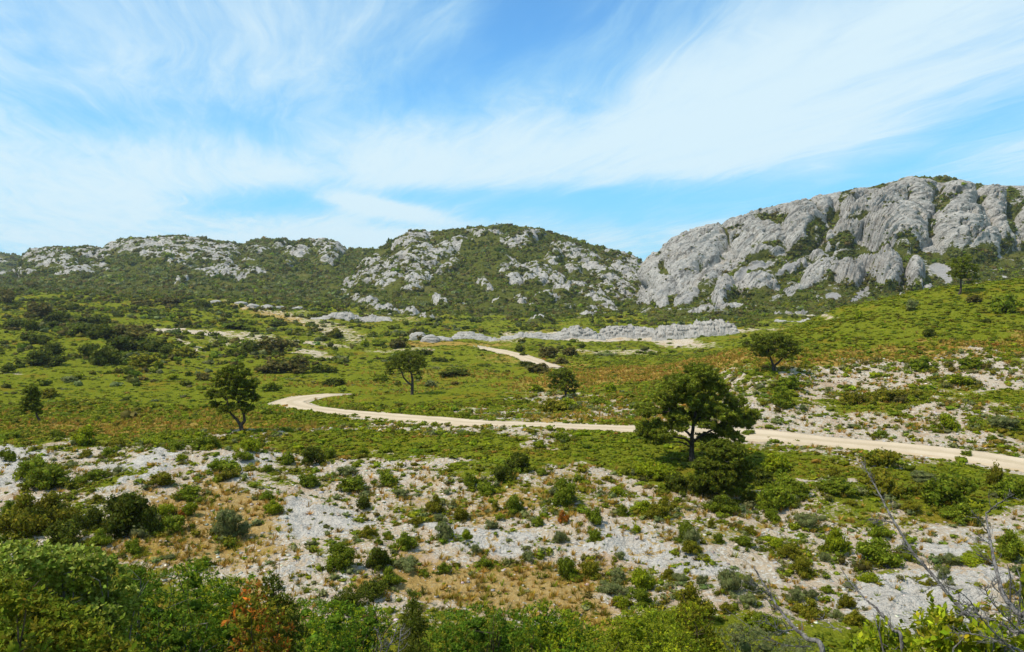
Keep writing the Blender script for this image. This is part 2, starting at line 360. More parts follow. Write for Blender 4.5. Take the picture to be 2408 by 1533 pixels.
c = q.mix(q.ss(q.math('ADD', sp.outputs[0], rag), .40, .56), c, scrub)
c = q.mix(q.ss(q.math('ADD', sp.outputs[1], rag), .42, .6, 0, .85), c, straw)
hgt = q.math('ADD', q.math('MULTIPLY', nb, 1.5), q.math('ADD', q.math('MULTIPLY', nc, .5), q.math('MULTIPLY', stone.outputs['Distance'], -.5)))
finish(q, c, .95, bump(q, hgt, 1.0, .12))

M_TRACK, q = new_mat('track')
P = q.n('ShaderNodeTexCoord').outputs['Object']
na = q.noise(P, .5, 5, .6); nb = q.noise(P, 9, 4, .7)
at = q.n('ShaderNodeAttribute', attribute_name='rut'); rs = q.n('ShaderNodeSeparateColor'); q.l(at.outputs[0], rs.inputs[0])
c = q.mix(q.ss(na, .3, .7), (.45, .355, .245), (.52, .42, .30)); c = q.mix(q.ss(nb, .5, .75, 0, .5), c, (.57, .48, .37))
c = q.mix(q.ss(q.math('ADD', rs.outputs[0], q.math('MULTIPLY', q.math('SUBTRACT', nb, .5), 1.2)), .5, .9, 0, .5), c, (.38, .30, .19))
finish(q, c, .95, bump(q, nb, .6, .05))

# limestone with crevice and pit shade put into its colour, mixed with scrub cover by mask
M_HILL, q = new_mat('hill')
at = q.n('ShaderNodeAttribute', attribute_name='cover'); sp = q.n('ShaderNodeSeparateColor'); q.l(at.outputs[0], sp.inputs[0])
P = q.n('ShaderNodeTexCoord').outputs['Object']
na = q.noise(P, .06, 5, .65); nb = q.noise(P, .45, 6, .72); nc = q.noise(P, 1.3, 5, .7)
cz = q.n('ShaderNodeCombineXYZ'); px_ = q.n('ShaderNodeSeparateXYZ'); q.l(P, px_.inputs[0]); q.l(q.math('MULTIPLY', px_.outputs[0], .10), cz.inputs[0]); q.l(q.math('MULTIPLY', px_.outputs[1], .10), cz.inputs[1]); q.l(q.math('MULTIPLY', sp.outputs[0], 130), cz.inputs[2])
strat = q.noise(cz.outputs[0], 1.0, 6, .72, .5)
rk = q.mix(q.ss(na, .35, .65), (.33, .306, .275), (.41, .385, .345))
rk = q.mix(q.ss(nb, .42, .64, 0, .8), rk, (.50, .475, .43))
rk = q.mix(q.ss(q.noise(P, .11, 4, .6), .58, .7, 0, .6), rk, (.40, .33, .25))
rk = q.mix(q.ss(nc, .55, .64, 0, .65), rk, (.14, .128, .11)); rk = q.mix(q.ss(q.noise(P, .7, 3, .6), .62, .66, 0, .9), rk, (.07, .075, .04))
rk = q.mix(q.ss(strat, .53, .585, 0, .72), rk, (.12, .11, .095))
vg = q.mix(q.ss(nb, .35, .65), (.062, .074, .013), (.115, .118, .020)); vg = q.mix(q.ss(q.noise(P, .05, 4, .6), .5, .65, 0, .7), vg, (.15, .135, .04))
vg = q.mix(q.ss(nc, .6, .72, 0, .5), vg, (.22, .20, .12))
rag = q.math('ADD', q.math('MULTIPLY', q.math('SUBTRACT', nb, .5), 1.0), q.math('MULTIPLY', q.math('SUBTRACT', nc, .5), .7))
c = q.mix(q.ss(q.math('ADD', sp.outputs[2], rag), .44, .56), vg, rk)
c = q.mix(q.math('MULTIPLY', sp.outputs[1], .9), c, (.34, .32, .30))
bh = q.math('ADD', q.math('MULTIPLY', nb, 1.6), q.math('ADD', nc, q.math('MULTIPLY', strat, -2.0)))
finish(q, c, .95, bump(q, bh, .8, .9))

# ------------------------------------------------------------ the ground sheet
A_front = np.linspace(-R(37), R(37), 1050); A_side = np.linspace(R(37), R(323), 90)[1:-1]
AZ = np.concatenate([A_front, A_side]); 
rr = np.concatenate([[.3, 1, 2, 3.5, 5, 7, 9, 11, 13, 15, 17], np.exp(np.linspace(math.log(18.5), math.log(90), 470)), np.exp(np.linspace(math.log(90), math.log(420), 330))[1:], [460, 520, 600, 750, 1000, 1500]])
RR, AA = np.meshgrid(rr, AZ, indexing='ij'); X = (RR * np.sin(AA)).ravel(); Y = (RR * np.cos(AA)).ravel()
Z, g, d, r_, td = ground_z(X, Y, True)
GM = np.stack([g, d, r_], 1)
GM[td < TW * 1.3, :] = 0
tagged = mk('ground', np.stack([X, Y, Z], 1), grid_faces(len(rr), len(AZ), True)[:, ::-1], M_GROUND, {'cover': GM}, True)
tag(tagged, kind='structure')

def track_part(Ps, s0):
    n = len(Ps); T = np.gradient(Ps, axis=0); T /= np.linalg.norm(T, axis=1)[:, None]; N = np.stack([-T[:, 1], T[:, 0]], 1)
    K = np.linspace(-1, 1, 15); wv = TW * (1 + .0 * Ps[:, 0])
    VV = []; AT = []
    for k in K:
        w = wv * k
        if abs(k) == 1: w = w * (1 + .14 * perlin(Ps[:, 0] * .6, Ps[:, 1] * .6, 0 * w + s0 + k) + .22 * perlin(Ps[:, 0] * 2.1, Ps[:, 1] * 2.1, 0 * w + s0 + k))
        x = Ps[:, 0] + N[:, 0] * w; y = Ps[:, 1] + N[:, 1] * w
        z = base_z(x, y) + .06 - .035 * (abs(abs(k) - .5) < .2) - (.09 if abs(k) == 1 else 0) + .02 * perlin(x * 1.5, y * 1.5, 0 * x)
        VV.append(np.stack([x, y, z], 1)); rut = 1.0 if abs(k) < .18 or abs(k) > .84 else .25; AT.append(np.tile([rut, 0, 0], (n, 1)))
    return np.stack(VV, 1).reshape(-1, 3), grid_faces(n, len(K)), np.stack(AT, 1).reshape(-1, 3)
v1, f1, a1 = track_part(resample(TP1, .5), 1.5); v2, f2, a2 = track_part(resample(TP2, .5), 7.5)
tk = mk('track', np.concatenate([v1, v2]), np.concatenate([f1, f2 + len(v1)]), M_TRACK, {'rut': np.concatenate([a1, a2])}, True)
tag(tk, kind='structure')

# ------------------------------------------------------------ hills
k1 = lambda L: [(.3768 * a, 481.4 + .3768 * b, .3768 * c_, .3768 * d_, e, *f) for a, b, c_, d_, e, *f in L]
k2 = lambda L: [(770.2 + .3768 * a, 481.4 + .3768 * b, .3768 * c_, .3768 * d_, e, *f) for a, b, c_, d_, e, *f in L]
k3 = lambda L: [(1540.5 + .3768 * a, 385.1 + .3768 * b, .3768 * c_, .3768 * d_, e, *f) for a, b, c_, d_, e, *f in L]
def hill_mesh(name, sky, foot, Yf, Yc, prof, nu, nt, disp, masks, ext=.35, back=-20, band=None, crest=.35):
    """a hill from its foot to its crest and down the far side, then roughened along its own normals"""
    u0 = sky[0][0]; u1 = sky[-1][0]
    PX = np.linspace(u0, u1, nu); pc = hermite([a for a, b in sky], [b for a, b in sky], PX); pf_ = hermite([a for a, b in foot], [b for a, b in foot], PX)
    uu = (PX - CX) / F
    pf_ = proj(uu * Yf, Yf + 0 * uu, base_z(uu * Yf, Yf + 0 * uu) - 1.2)[1]
    pc = np.minimum(pc, pf_ + 40)
    T = np.concatenate([np.linspace(-.08, 1, nt), 1 + ext * np.linspace(0, 1, 24)[1:] ** 1.5])
    tk_, yk = zip(*prof); fy = np.interp(T, tk_, yk); fy = np.where(T < 0, T * 2, fy)
    tt, ppx = np.meshgrid(T, PX, indexing='ij'); py = pf_[None] + (pc - pf_)[None] * np.minimum(tt, 1)
    yc = hermite([a for a, b in Yc], [b for a, b in Yc], PX)[None] if isinstance(Yc, list) else Yc
    Yv = Yf + (yc - Yf) * fy[:, None] + 0 * tt
    u, s = ray(ppx, py); X = u * Yv; Zv = s * Yv
    over = np.clip((tt - 1) / ext, 0, 1); Yb = Yv + over * 160; X = u * Yb; Zc = Zv
    Zv = Zc + (back - Zc) * over ** 1.6; Yv = Yb
    Zv = Zv - 14 * np.clip(-tt / .08, 0, 1); Pn = np.stack([X, Yv, Zv], -1)
    du = np.gradient(Pn, axis=1); dt = np.gradient(Pn, axis=0); N = np.cross(du, dt); N /= np.linalg.norm(N, axis=-1)[..., None] + 1e-9
    for _ in range(3): N[1:-1] = (N[:-2] + N[1:-1] + N[2:]) / 3
    N /= np.linalg.norm(N, axis=-1)[..., None]
    rock, scree = masks(ppx, py, X, Yv, Zv)
    dd = disp(ppx, py, X, Yv, Zv, rock) * (1 - crest * sstep(tt, .86, 1.0))
    Pn = Pn + N * dd[..., None]
    bnd = band(ppx, py, X, Yv, Zv) if band else Zv + .35 * X * 0 + fbm(X, Yv, Zv, 40, 2, .5, 3) * 6
    att = np.stack([bnd / 100, scree, rock], -1).reshape(-1, 3)
    o = mk(name, Pn.reshape(-1, 3), grid_faces(len(T), nu), M_HILL, {'cover': att}, False)
    tag(o, kind='structure')
    return dict(P=Pn, rock=rock, scree=scree, px=ppx, py=py, nt=nt, N=N)
def union(L, px, py, jx=0, jy=0, soft=.35):
    o = np.zeros(px.shape)
    for cx, cy, rx, ry, an, *st_ in L: o = np.maximum(o, (st_[0] if st_ else 1) * ell(px + jx, py + jy, cx, cy, rx, ry, an, soft))
    return o
def rough(X, Y, Z, rock, big=1.0):
    """limestone relief: rounded blocks, cracks, ledges"""
    f1_, f2_ = worley(X, Y, Z * 1.3, 9.0, 3); g1_, g2_ = worley(X + 3, Y, Z * 1.6, 3.6, 8)
    cr = np.minimum(f2_ - f1_, .35) / .35; c2 = np.minimum(g2_ - g1_, .35) / .35
    rk_ = 2.3 * (cr - .6) + .8 * (c2 - .6) + .5 * ridged(X, Y, Z * 2.2, 5, 4, .6, 4) - .4
    vg_ = fbm(X, Y, Z, 14, 4, .55, 2) * 2.2
    return big * (rk_ * rock + vg_ * (1 - rock * .6))

# far-left slope
H0 = hill_mesh('far_hill', [(-500, 560), (-200, 585), (0, 598), (40, 601), (70, 606), (130, 660)], [(-500, 680), (130, 690)], 760, 980, [(0, 0), (1, 1)], 90, 60,
    lambda px, py, x, y, z, r: rough(x, y, z, r, 1.2), lambda px, py, x, y, z: (np.clip(.55 * sstep(fbm(x, y, z * 2, 30, 4, .6, 4), -.2, .3), 0, 1), 0 * px))
# long ridge on the left
def fix(L): return [(a, b, c_, d_, (e[0] if e else 0), (e[1] if len(e) > 1 else 1)) for a, b, c_, d_, *e in L]
L_ROCK = k1(fix([(300, 340, 190, 80, 15), (430, 410, 110, 36, 10), (560, 300, 90, 34), (640, 330, 70, 30, -20), (850, 262, 210, 45, -3), (1050, 250, 250, 46, 0), (1250, 300, 210, 60, 5), (1120, 330, 300, 40, 4), (1430, 290, 70, 45), (1430, 430, 260, 32, 2), (1140, 480, 50, 14, -20), (580, 405, 110, 22, -5), (1060, 370, 44, 16, 40),
    (2030, 260, 120, 55, 10), (2050, 330, 60, 60), (1570, 370, 60, 13), (1400, 370, 80, 16, 25), (1860, 300, 90, 30, 0), (1800, 380, 60, 16, -30), (1600, 290, 90, 22, 0, .7), (1750, 250, 60, 20, 0, .6), (150, 430, 90, 20, 0, .8), (1160, 400, 60, 12, 0, .7)]))
def mk_mask(L, thr_noise, veg=None, base=0.0, nsc=9):
    def f(px, py, x, y, z):
        j = fbm(x, y, z, 16, 3, .6, 12) * 9; j2 = fbm(x, y, z, nsc, 4, .65, 6)
        m = union(L, px, py, j, j * .8)
        m = m * (1 - thr_noise * sstep(j2, -.1, .3)) * (1 - .75 * sstep(fbm(x, y, z * 1.3, 6, 4, .7, 41), .05, .28)) + base * sstep(fbm(x, y, z * 1.5, 13, 4, .6, 22), .12, .38)
        if veg: m = m * (1 - union(veg, px, py, j * .7, j * .5))
        return np.clip(m, 0, 1), 0 * px
    return f
def lump(L, px, py, second=False):
    o = np.zeros(px.shape); o2 = o
    for cx, cy, rx, ry, an, h in L:
        c, s = math.cos(R(an)), math.sin(R(an)); dx = px - cx; dy = py - cy
        d2 = ((dx * c + dy * s) / rx) ** 2 + ((-dx * s + dy * c) / ry) ** 2
        v_ = h * np.sqrt(np.clip(1 - d2, 0, 1)); o2 = np.maximum(o2, np.minimum(o, v_)); o = np.maximum(o, v_)
    return (o, o2) if second else o
H1 = hill_mesh('ridge', [(-700, 650), (-200, 660), (0, 648), (36, 644), (50, 622), (62, 603), (80, 593), (110, 587), (140, 583), (180, 582), (235, 586), (250, 579), (290, 568), (350, 563), (400, 561), (450, 560), (500, 563), (530, 571), (550, 577), (575, 572), (600, 564), (640, 563), (700, 568), (760, 567), (790, 572), (810, 582), (850, 587), (880, 590), (960, 600), (1150, 660)],
    [(-700, 700), (0, 692), (400, 700), (800, 722), (1150, 760)], 318, 640, [(0, 0), (.4, .5), (1, 1)], 620, 190,
    lambda px, py, x, y, z, r: rough(x, y, z, r, 1.0) + .45 * lump([(a, b, c_ * 1.1, d_ * 1.2, e, 9) for a, b, c_, d_, e, f in L_ROCK], px, py), mk_mask(L_ROCK, .45, None, .25))
# middle hill
M_ROCK = k2(fix([(1000, 175, 110, 22, 3), (1280, 185, 75, 28), (1200, 230, 110, 40, 0, .9), (520, 230, 130, 60, -20), (840, 245, 80, 30, 0), (700, 290, 130, 40, -15, .9), (560, 340, 190, 80, -20), (400, 410, 210, 80, -20), (270, 400, 130, 60, -30, .9), (560, 450, 90, 50, -10, .8), (540, 520, 110, 34, -25), (760, 390, 100, 24, -25, .8), (1410, 325, 60, 40, -30), (1590, 330, 210, 45, 30), (1730, 430, 250, 45, 35), (1850, 330, 190, 26, 28), (1880, 430, 140, 50, 30), (1430, 470, 60, 34, 20), (1530, 400, 60, 30, 20), (1290, 430, 130, 60, 0, .85), (1150, 440, 100, 40, 20, .8), (1100, 370, 120, 50, 20, .6),
    (1640, 570, 190, 38, 25), (1480, 540, 90, 26, 10, .8), (1760, 520, 120, 40, 30), (980, 500, 60, 18, 20), (1360, 590, 80, 20, 0), (1070, 610, 60, 14), (350, 680, 130, 26, 5), (520, 695, 80, 18, 0), (660, 740, 120, 18, 10, .8), (700, 610, 70, 12, 15), (820, 650, 90, 14, 20, .7), (1200, 600, 60, 18), (1500, 650, 60, 12), (120, 570, 100, 30, 10, .7), (200, 480, 120, 40, -20, .6), (1320, 745, 90, 10, 0, .9), (1640, 690, 90, 9, 0, .9), (250, 630, 90, 12, 0, .7)]))
M_VEG = k2(fix([(980, 280, 130, 50), (900, 430, 200, 60, -20, .8), (850, 560, 150, 40, 0, .8), (1250, 520, 120, 40, 0, .8)]))
H2 = hill_mesh('middle_hill', [(700, 720), (790, 672), (820, 640), (850, 612), (880, 592), (900, 581), (930, 562), (960, 550), (990, 545), (1040, 541), (1080, 538), (1130, 534), (1180, 531), (1230, 531), (1262, 536), (1290, 546), (1330, 557), (1370, 571), (1420, 585), (1470, 600), (1500, 612), (1530, 632), (1570, 668), (1700, 730)],
    [(700, 742), (820, 735), (1000, 752), (1200, 762), (1400, 758), (1700, 745)], 290, 520, [(0, 0), (.25, .35), (1, 1)], 640, 300,
    lambda px, py, x, y, z, r: rough(x, y, z, r, .95) + .5 * lump([(a, b, c_ * .9, d_ * 1.1, e, 6) for a, b, c_, d_, e, f in M_ROCK], px, py), mk_mask(M_ROCK, .55, M_VEG, .35))
# the big pale cliff on the right
R_LOBE = k3([(250, 560, 330, 130, -32, 12), (80, 650, 180, 110, -30, 9), (480, 440, 220, 90, -28, 9), (640, 420, 200, 140, -35, 9), (720, 470, 260, 120, -20, 9), (900, 430, 160, 150, -60, 13), (1030, 290, 90, 90, 20, 9), (790, 300, 130, 60, -20, 8), (1230, 240, 120, 60, -50, 9), (1350, 210, 60, 60, 0, 7), (1280, 380, 230, 90, -38, 11), (1400, 330, 250, 100, -25, 12), (1500, 440, 240, 130, 5, 14), (1560, 190, 190, 80, -8, 10), (1640, 125, 120, 42, 5, 8),
    (1640, 280, 120, 90, 40, 10), (1860, 290, 120, 130, 0, 13), (1880, 460, 200, 130, 10, 15), (2000, 540, 170, 80, 5, 11), (2080, 290, 90, 150, -25, 11), (2140, 470, 90, 110, -10, 10), (1880, 140, 90, 30, 0, 6), (1440, 720, 105, 92, -10, 11), (1610, 740, 66, 68, 0, 10), (1330, 640, 90, 36, -10, 5), (1215, 720, 100, 62, 0, 7), (1060, 700, 160, 44, -12, 6), (1020, 600, 55, 36, 0, 5), (650, 785, 130, 45, -8, 5), (430, 820, 95, 55, -50, 6), (560, 700, 160, 40, -30, 4),
    (1160, 590, 90, 28, -20, 4), (830, 680, 180, 24, -30, 4), (330, 740, 120, 36, -15, 4), (200, 850, 90, 26, -30, 3), (40, 870, 60, 40, 0, 4), (2300, 340, 60, 90, 0, 9), (2270, 510, 60, 30, 0, 5), (1460, 560, 60, 22, 0, 3), (1080, 500, 40, 60, 20, 5), (140, 760, 150, 50, -20, 5)])
R_SLAB = k3(fix([(1440, 715, 108, 92, 0), (1610, 737, 66, 66, 0), (1330, 640, 90, 40, -10), (1215, 720, 105, 60, 0), (1050, 705, 160, 46, -10), (940, 765, 90, 18, -15), (1020, 600, 55, 38), (650, 780, 135, 45, -8), (430, 820, 95, 52, -45), (620, 690, 170, 24, -30), (840, 680, 130, 16, -32), (1160, 590, 95, 30, -20), (300, 740, 130, 32, -15), (200, 850, 95, 22, -30), (40, 865, 50, 46), (840, 800, 40, 30, -20), (1460, 560, 60, 20), (980, 645, 70, 16, -5), (380, 910, 170, 14, -8), (480, 905, 60, 10, 0), (120, 770, 190, 60, -10), (850, 945, 110, 7), (1690, 795, 50, 12, -20), (60, 800, 120, 20, -15)]))
R_VEG = k3(fix([(1180, 225, 36, 70, 20), (1110, 360, 36, 60, 10), (1040, 450, 60, 50, -20), (1000, 530, 75, 55, -30), (930, 580, 70, 30, -10), (1740, 270, 36, 70, 0), (1770, 350, 20, 60, 10, .8), (1730, 190, 70, 22), (2215, 260, 50, 120), (2200, 430, 45, 80), (2150, 180, 130, 36, 10), (2000, 150, 60, 28, 20), (1420, 150, 80, 22, -12), (1450, 355, 45, 24), (1255, 420, 76, 24, -10), (730, 425, 90, 26, 5), (660, 370, 70, 14, 0, .8), (430, 480, 60, 12, 0, .8), (1700, 470, 16, 60, 0, .7), (1850, 300, 30, 20, 0, .8), (1990, 290, 26, 20),
    (820, 625, 120, 40, -12), (840, 725, 110, 32, -12), (640, 610, 110, 22, -12), (1400, 600, 290, 30, 0), (1620, 610, 200, 42), (1200, 540, 110, 36), (1200, 660, 60, 14, -10), (2000, 640, 400, 60), (2250, 560, 120, 30), (660, 700, 60, 14, -25), (740, 560, 90, 16, 0, .6), (330, 690, 60, 12, -20, .7), (960, 200, 60, 8, -20), (560, 350, 40, 8, -30), (1660, 90, 50, 14), (1800, 100, 120, 22, 8), (1850, 170, 60, 12, 0, .7), (1540, 560, 60, 14)]))
def r_mask(px, py, x, y, z):
    j = fbm(x, y, z, 12, 3, .6, 12) * 7; j2 = fbm(x, y, z, 5, 4, .65, 6)
    low = np.interp(px, [1380, 1540, 1640, 1720, 1800, 1860, 1920, 2000, 2130, 2230, 2290, 2345, 2380, 2420, 2800], [745, 715, 668, 640, 612, 604, 600, 590, 588, 600, 612, 612, 590, 590, 600])
    m = 1 - sstep(py + j, low - 6, low + 6)
    m = np.maximum(m, union(R_SLAB, px, py, j * .5, j * .5, .22)); m = m * (1 - union(R_VEG, px, py, j, j * .8, .35))
    w = fbm(x, y, z, 14, 3, .5, 8) * 9; La, Lb = lump(R_LOBE, px + w, py + w * .7, True); crk = (1 - sstep(La - Lb, .15, .9)) * (La > 1) * sstep(fbm(x, y, z, 20, 3, .6, 61), -.35, .1)
    m = m * (1 - .85 * crk) * (1 - .5 * sstep(j2, .32, .5)); m = np.maximum(m, .5 * sstep(fbm(x, y, z, 9, 4, .6, 31), .25, .45) * (py < 740))
    sc_ = union(k3(fix([(1775, 660, 70, 34, 15), (1800, 700, 60, 30, 40), (1270, 820, 80, 18, -40), (1110, 830, 46, 20, 0), (620, 690, 130, 12, -30, .8), (840, 680, 110, 10, -32, .8), (230, 850, 60, 14, -35, .7)])), px, py, j * .3, j * .3, .2)
    return np.clip(np.maximum(m, sc_), 0, 1), sc_
def r_band(px, py, x, y, z):
    w = fbm(x, y, z, 14, 3, .5, 8) * 9; c, s = math.cos(R(-28)), math.sin(R(-28)); v_ = (-(px - 1540) * s + (py - 385) * c) * .23; v2 = (py + w * .6 + .0 * px) * .23
    bl = sstep(px, 1950, 2120); L = lump(R_LOBE, px + w, py + w * .7); return v_ * (1 - bl) + v2 * bl - .12 * L
def r_disp(px, py, x, y, z, r):
    w = fbm(x, y, z, 14, 3, .5, 8) * 9
    L = lump(R_LOBE, px + w, py + w * .7) * .85
    c, s = math.cos(R(-28)), math.sin(R(-28)); tilt = np.where(px < 2050, 1, .0)
    v_ = (-(px - 1540) * s + (py - 385) * c) * .23; v2 = (py + w * .6) * .23
    band = r_band(px, py, x, y, z)
    st_ = 1 - 2 * np.abs(perlin(px * .006 + w * .02, band * .55, y * .03)); st2 = 1 - 2 * np.abs(perlin(px * .02, band * 1.5 + 9, y * .05))
    f1_, f2_ = worley(x * .8, y * .8, z * 1.2, 6.0, 5); cr = np.minimum(f2_ - f1_, .3) / .3
    _, sc_ = r_mask(px, py, x, y, z)
    g1_, g2_ = worley(x, y, z * 1.5, 2.6, 9); c2 = np.minimum(g2_ - g1_, .3) / .3
    rk_ = L + (1.3 * st_ + .6 * st2 + .8 * (cr - .6) + .35 * (c2 - .6) + .25 * ridged(x, y, z * 1.6, 4, 4, .65, 4)) * (1 - sc_)
    return rk_ * r + (1 - r) * (L * .75 + fbm(x, y, z, 12, 4, .55, 2) * 1.4)
H3 = hill_mesh('cliff_hill', [(1395, 748), (1430, 738), (1465, 715), (1500, 692), (1515, 660), (1528, 630), (1550, 608), (1600, 580), (1650, 556), (1700, 535), (1750, 512), (1800, 492), (1850, 482), (1900, 470), (1960, 454), (2000, 448), (2060, 437), (2100, 428), (2140, 420), (2190, 417), (2240, 419), (2300, 434), (2350, 437), (2407, 437), (2600, 450), (2950, 540), (3300, 640)],
    [(1395, 752), (1430, 745), (1500, 748), (1600, 745), (1800, 745), (2000, 745), (2200, 730), (2407, 715), (3300, 700)], 262, 420, [(0, 0), (.22, .3), (.5, .62), (1, 1)], 900, 560, r_disp, r_mask, band=r_band, crest=.8)

# ------------------------------------------------------------ plants: materials and leaf meshes
def plant_mat(name, trans=.28, var=.35, rough=.6):
    m, q = new_mat(name)
    at = q.n('ShaderNodeAttribute', attribute_name='tint'); oi = q.n('ShaderNodeObjectInfo')
    P = q.n('ShaderNodeTexCoord').outputs['Object']
    f = q.math('ADD', q.math('MULTIPLY', q.noise(P, 3, 3, .6), var * 1.4), 1 - var * .7)
    f = q.math('MULTIPLY', f, q.math('ADD', q.math('MULTIPLY', oi.outputs['Random'], .35), .83))
    cc = q.n('ShaderNodeCombineColor'); [q.l(f, cc.inputs[i]) for i in range(3)]
    finish(q, q.mix(1.0, at.outputs[0], cc.outputs[0], 'MULTIPLY'), rough, None, trans, .06)
    return m
M_LEAF = plant_mat('foliage', .38); M_STRAW = plant_mat('dry_straw', .35, .3, .8)
def bark_mat(name, a, b, sc):
    m, q = new_mat(name); P = q.n('ShaderNodeTexCoord').outputs['Object']
    n_ = q.noise(q.vmath('MULTIPLY', P, (1, 1, .3)), sc, 5, .7); finish(q, q.mix(q.ss(n_, .35, .65), a, b), .9, bump(q, n_, .8, .03)); return m
M_BARK = bark_mat('pine_bark', (.035, .028, .022), (.10, .08, .065), 14)
M_DEAD = bark_mat('dead_wood', (.07, .062, .058), (.24, .225, .21), 30)
M_TWIG = bark_mat('brown_twigs', (.05, .035, .025), (.15, .11, .08), 20)
M_STONE, q = new_mat('stone'); P = q.n('ShaderNodeTexCoord').outputs['Object']; at = q.n('ShaderNodeAttribute', attribute_name='tint')
n_ = q.noise(P, 7, 4, .7); finish(q, q.mix(q.ss(n_, .45, .7, 0, .45), at.outputs[0], (.24, .22, .2)), .95, bump(q, n_, .6, .03))

KIND = {'dark': ((.075, .090, .008), (.14, .155, .012), .3), 'green': ((.135, .170, .010), (.235, .27, .018), .4), 'bright': ((.19, .225, .008), (.36, .385, .014), .45),
        'grey': ((.15, .165, .052), (.22, .235, .09), .35), 'olive': ((.155, .15, .010), (.28, .235, .018), .40), 'brown': ((.11, .10, .022), (.19, .14, .03), .40),
        'lush': ((.080, .145, .010), (.17, .26, .015), .45), 'rusty': ((.24, .11, .015), (.60, .16, .018), .5), 'pale': ((.20, .255, .022), (.46, .50, .10), .5), 'straw': ((.37, .215, .030), (.50, .33, .075), .4), 'pine': ((.125, .150, .012), (.25, .27, .022), .45)}
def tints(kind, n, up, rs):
    a, b, p = KIND[kind]; m = np.clip((rs.random(n) < p) * (.35 + .65 * rs.random(n)) * np.clip(.45 + .75 * up, 0, 1), 0, 1)[:, None]  # tip hue weighted to upward leaves, a top-lit look put into their colour
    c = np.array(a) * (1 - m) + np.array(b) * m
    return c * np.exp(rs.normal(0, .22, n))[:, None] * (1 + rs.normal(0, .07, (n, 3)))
def leaf_faces(C, Nn, size, asp, rs):
    """one pointed leaf (two triangles) at each C facing Nn"""
    n = len(C); T = np.cross(Nn, rs.normal(size=(n, 3))); T /= np.linalg.norm(T, axis=1)[:, None] + 1e-9
    B = np.cross(Nn, T); s = size[:, None]
    V = np.stack([C - T * s * .5, C + B * s * asp * .5, C + T * s * .5, C - B * s * asp * .5], 1).reshape(-1, 3)
    i = np.arange(n)[:, None] * 4
    return V, np.concatenate([i + [0, 1, 2], i + [0, 2, 3]])
def lobes_leaves(lobes, n, size, asp, rs, shell=.28, tilt=.75, zmin=0.0):
    """lobes: centre xyz, radii xyz. Leaves spread through the outer shell of every lobe"""
    L = np.array(lobes, float); w = (L[:, 3] * L[:, 4] + L[:, 3] * L[:, 5] + L[:, 4] * L[:, 5]); k = rs.choice(len(L), n, p=w / w.sum())
    d = rs.normal(size=(n, 3)); d /= np.linalg.norm(d, axis=1)[:, None]
    rad = 1 - shell * rs.random(n) ** 1.3 + .10 * rs.normal(size=n) * .6
    bumpy = 1 + .22 * perlin(d[:, 0] * 2.6 + k * 3.1, d[:, 1] * 2.6, d[:, 2] * 2.6 + k * 1.7)
    C = L[k, :3] + d * L[k, 3:] * (rad * bumpy)[:, None]
    Nn = d / L[k, 3:]; Nn /= np.linalg.norm(Nn, axis=1)[:, None]
    Nn = Nn + rs.normal(size=(n, 3)) * tilt; Nn /= np.linalg.norm(Nn, axis=1)[:, None]
    ok = C[:, 2] > zmin
    return C[ok], Nn[ok], d[ok, 2], size * np.exp(rs.normal(0, .25, ok.sum()))
def blob_core(lobe, f, rs, ns=9, nr=6):
    cx, cy, cz, rx, ry, rz = lobe; th = np.linspace(0, math.pi, nr); V = []
    for t_ in th:
        for p in np.arange(ns) / ns * 2 * math.pi:
            d = np.array([math.sin(t_) * math.cos(p), math.sin(t_) * math.sin(p), math.cos(t_)]); k = f * (1 + .16 * rs.normal())
            V.append([cx + d[0] * rx * k, cy + d[1] * ry * k, max(cz + d[2] * rz * k, -.05)])
    return np.array(V), quads_to_tris(grid_faces(nr, ns, True))
def quads_to_tris(Q): return np.concatenate([Q[:, [0, 1, 2]], Q[:, [0, 2, 3]]])
def join(parts):
    V = []; Fc = []; A = []; o = 0
    for v, f, a in parts: V.append(v); Fc.append(f + o); A.append(a); o += len(v)
    return np.concatenate(V), np.concatenate(Fc), np.concatenate(A)
def shrub_geo(kind, seed, n=900, leaf=.055, nl=7, core=.60, tall=.75, asp=.55, tilt=.95):
    rs = np.random.default_rng(seed); lobes = [(0, 0, tall * .40, .33, .33, tall * .42)]
    for i in range(nl):
        a = rs.random() * 6.28; r_ = .36 * math.sqrt(rs.random()) + .03; k = .07 + .13 * rs.random()
        lobes.append((r_ * math.cos(a), r_ * math.sin(a), tall * (.14 + .74 * rs.random() * (1 - r_ * 1.2)), k, k, k * tall * 1.15))
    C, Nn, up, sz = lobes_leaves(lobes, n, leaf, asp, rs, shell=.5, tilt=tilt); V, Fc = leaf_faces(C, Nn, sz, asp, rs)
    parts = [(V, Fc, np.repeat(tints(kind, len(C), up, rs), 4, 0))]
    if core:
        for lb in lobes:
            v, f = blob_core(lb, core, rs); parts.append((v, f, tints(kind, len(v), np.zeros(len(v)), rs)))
    return join(parts)
TUBE_CACHE = {}
def tube(P, r, sides=6):
    P = np.array(P, float); r = np.array(r, float); T = np.gradient(P, axis=0); T /= np.linalg.norm(T, axis=1)[:, None] + 1e-9
    ref = np.array([0.3, 1, .1]); A = np.cross(T, ref); A /= np.linalg.norm(A, axis=1)[:, None] + 1e-9; B = np.cross(T, A)
    an = np.arange(sides) / sides * 2 * math.pi
    V = P[:, None] + r[:, None, None] * (np.cos(an)[None, :, None] * A[:, None] + np.sin(an)[None, :, None] * B[:, None])
    return V.reshape(-1, 3), quads_to_tris(grid_faces(len(P), sides, True))
def tubes(L):
    V = []; Fc = []; o = 0
    for v, f in L: V.append(v); Fc.append(f + o); o += len(v)
    return np.concatenate(V), np.concatenate(Fc)
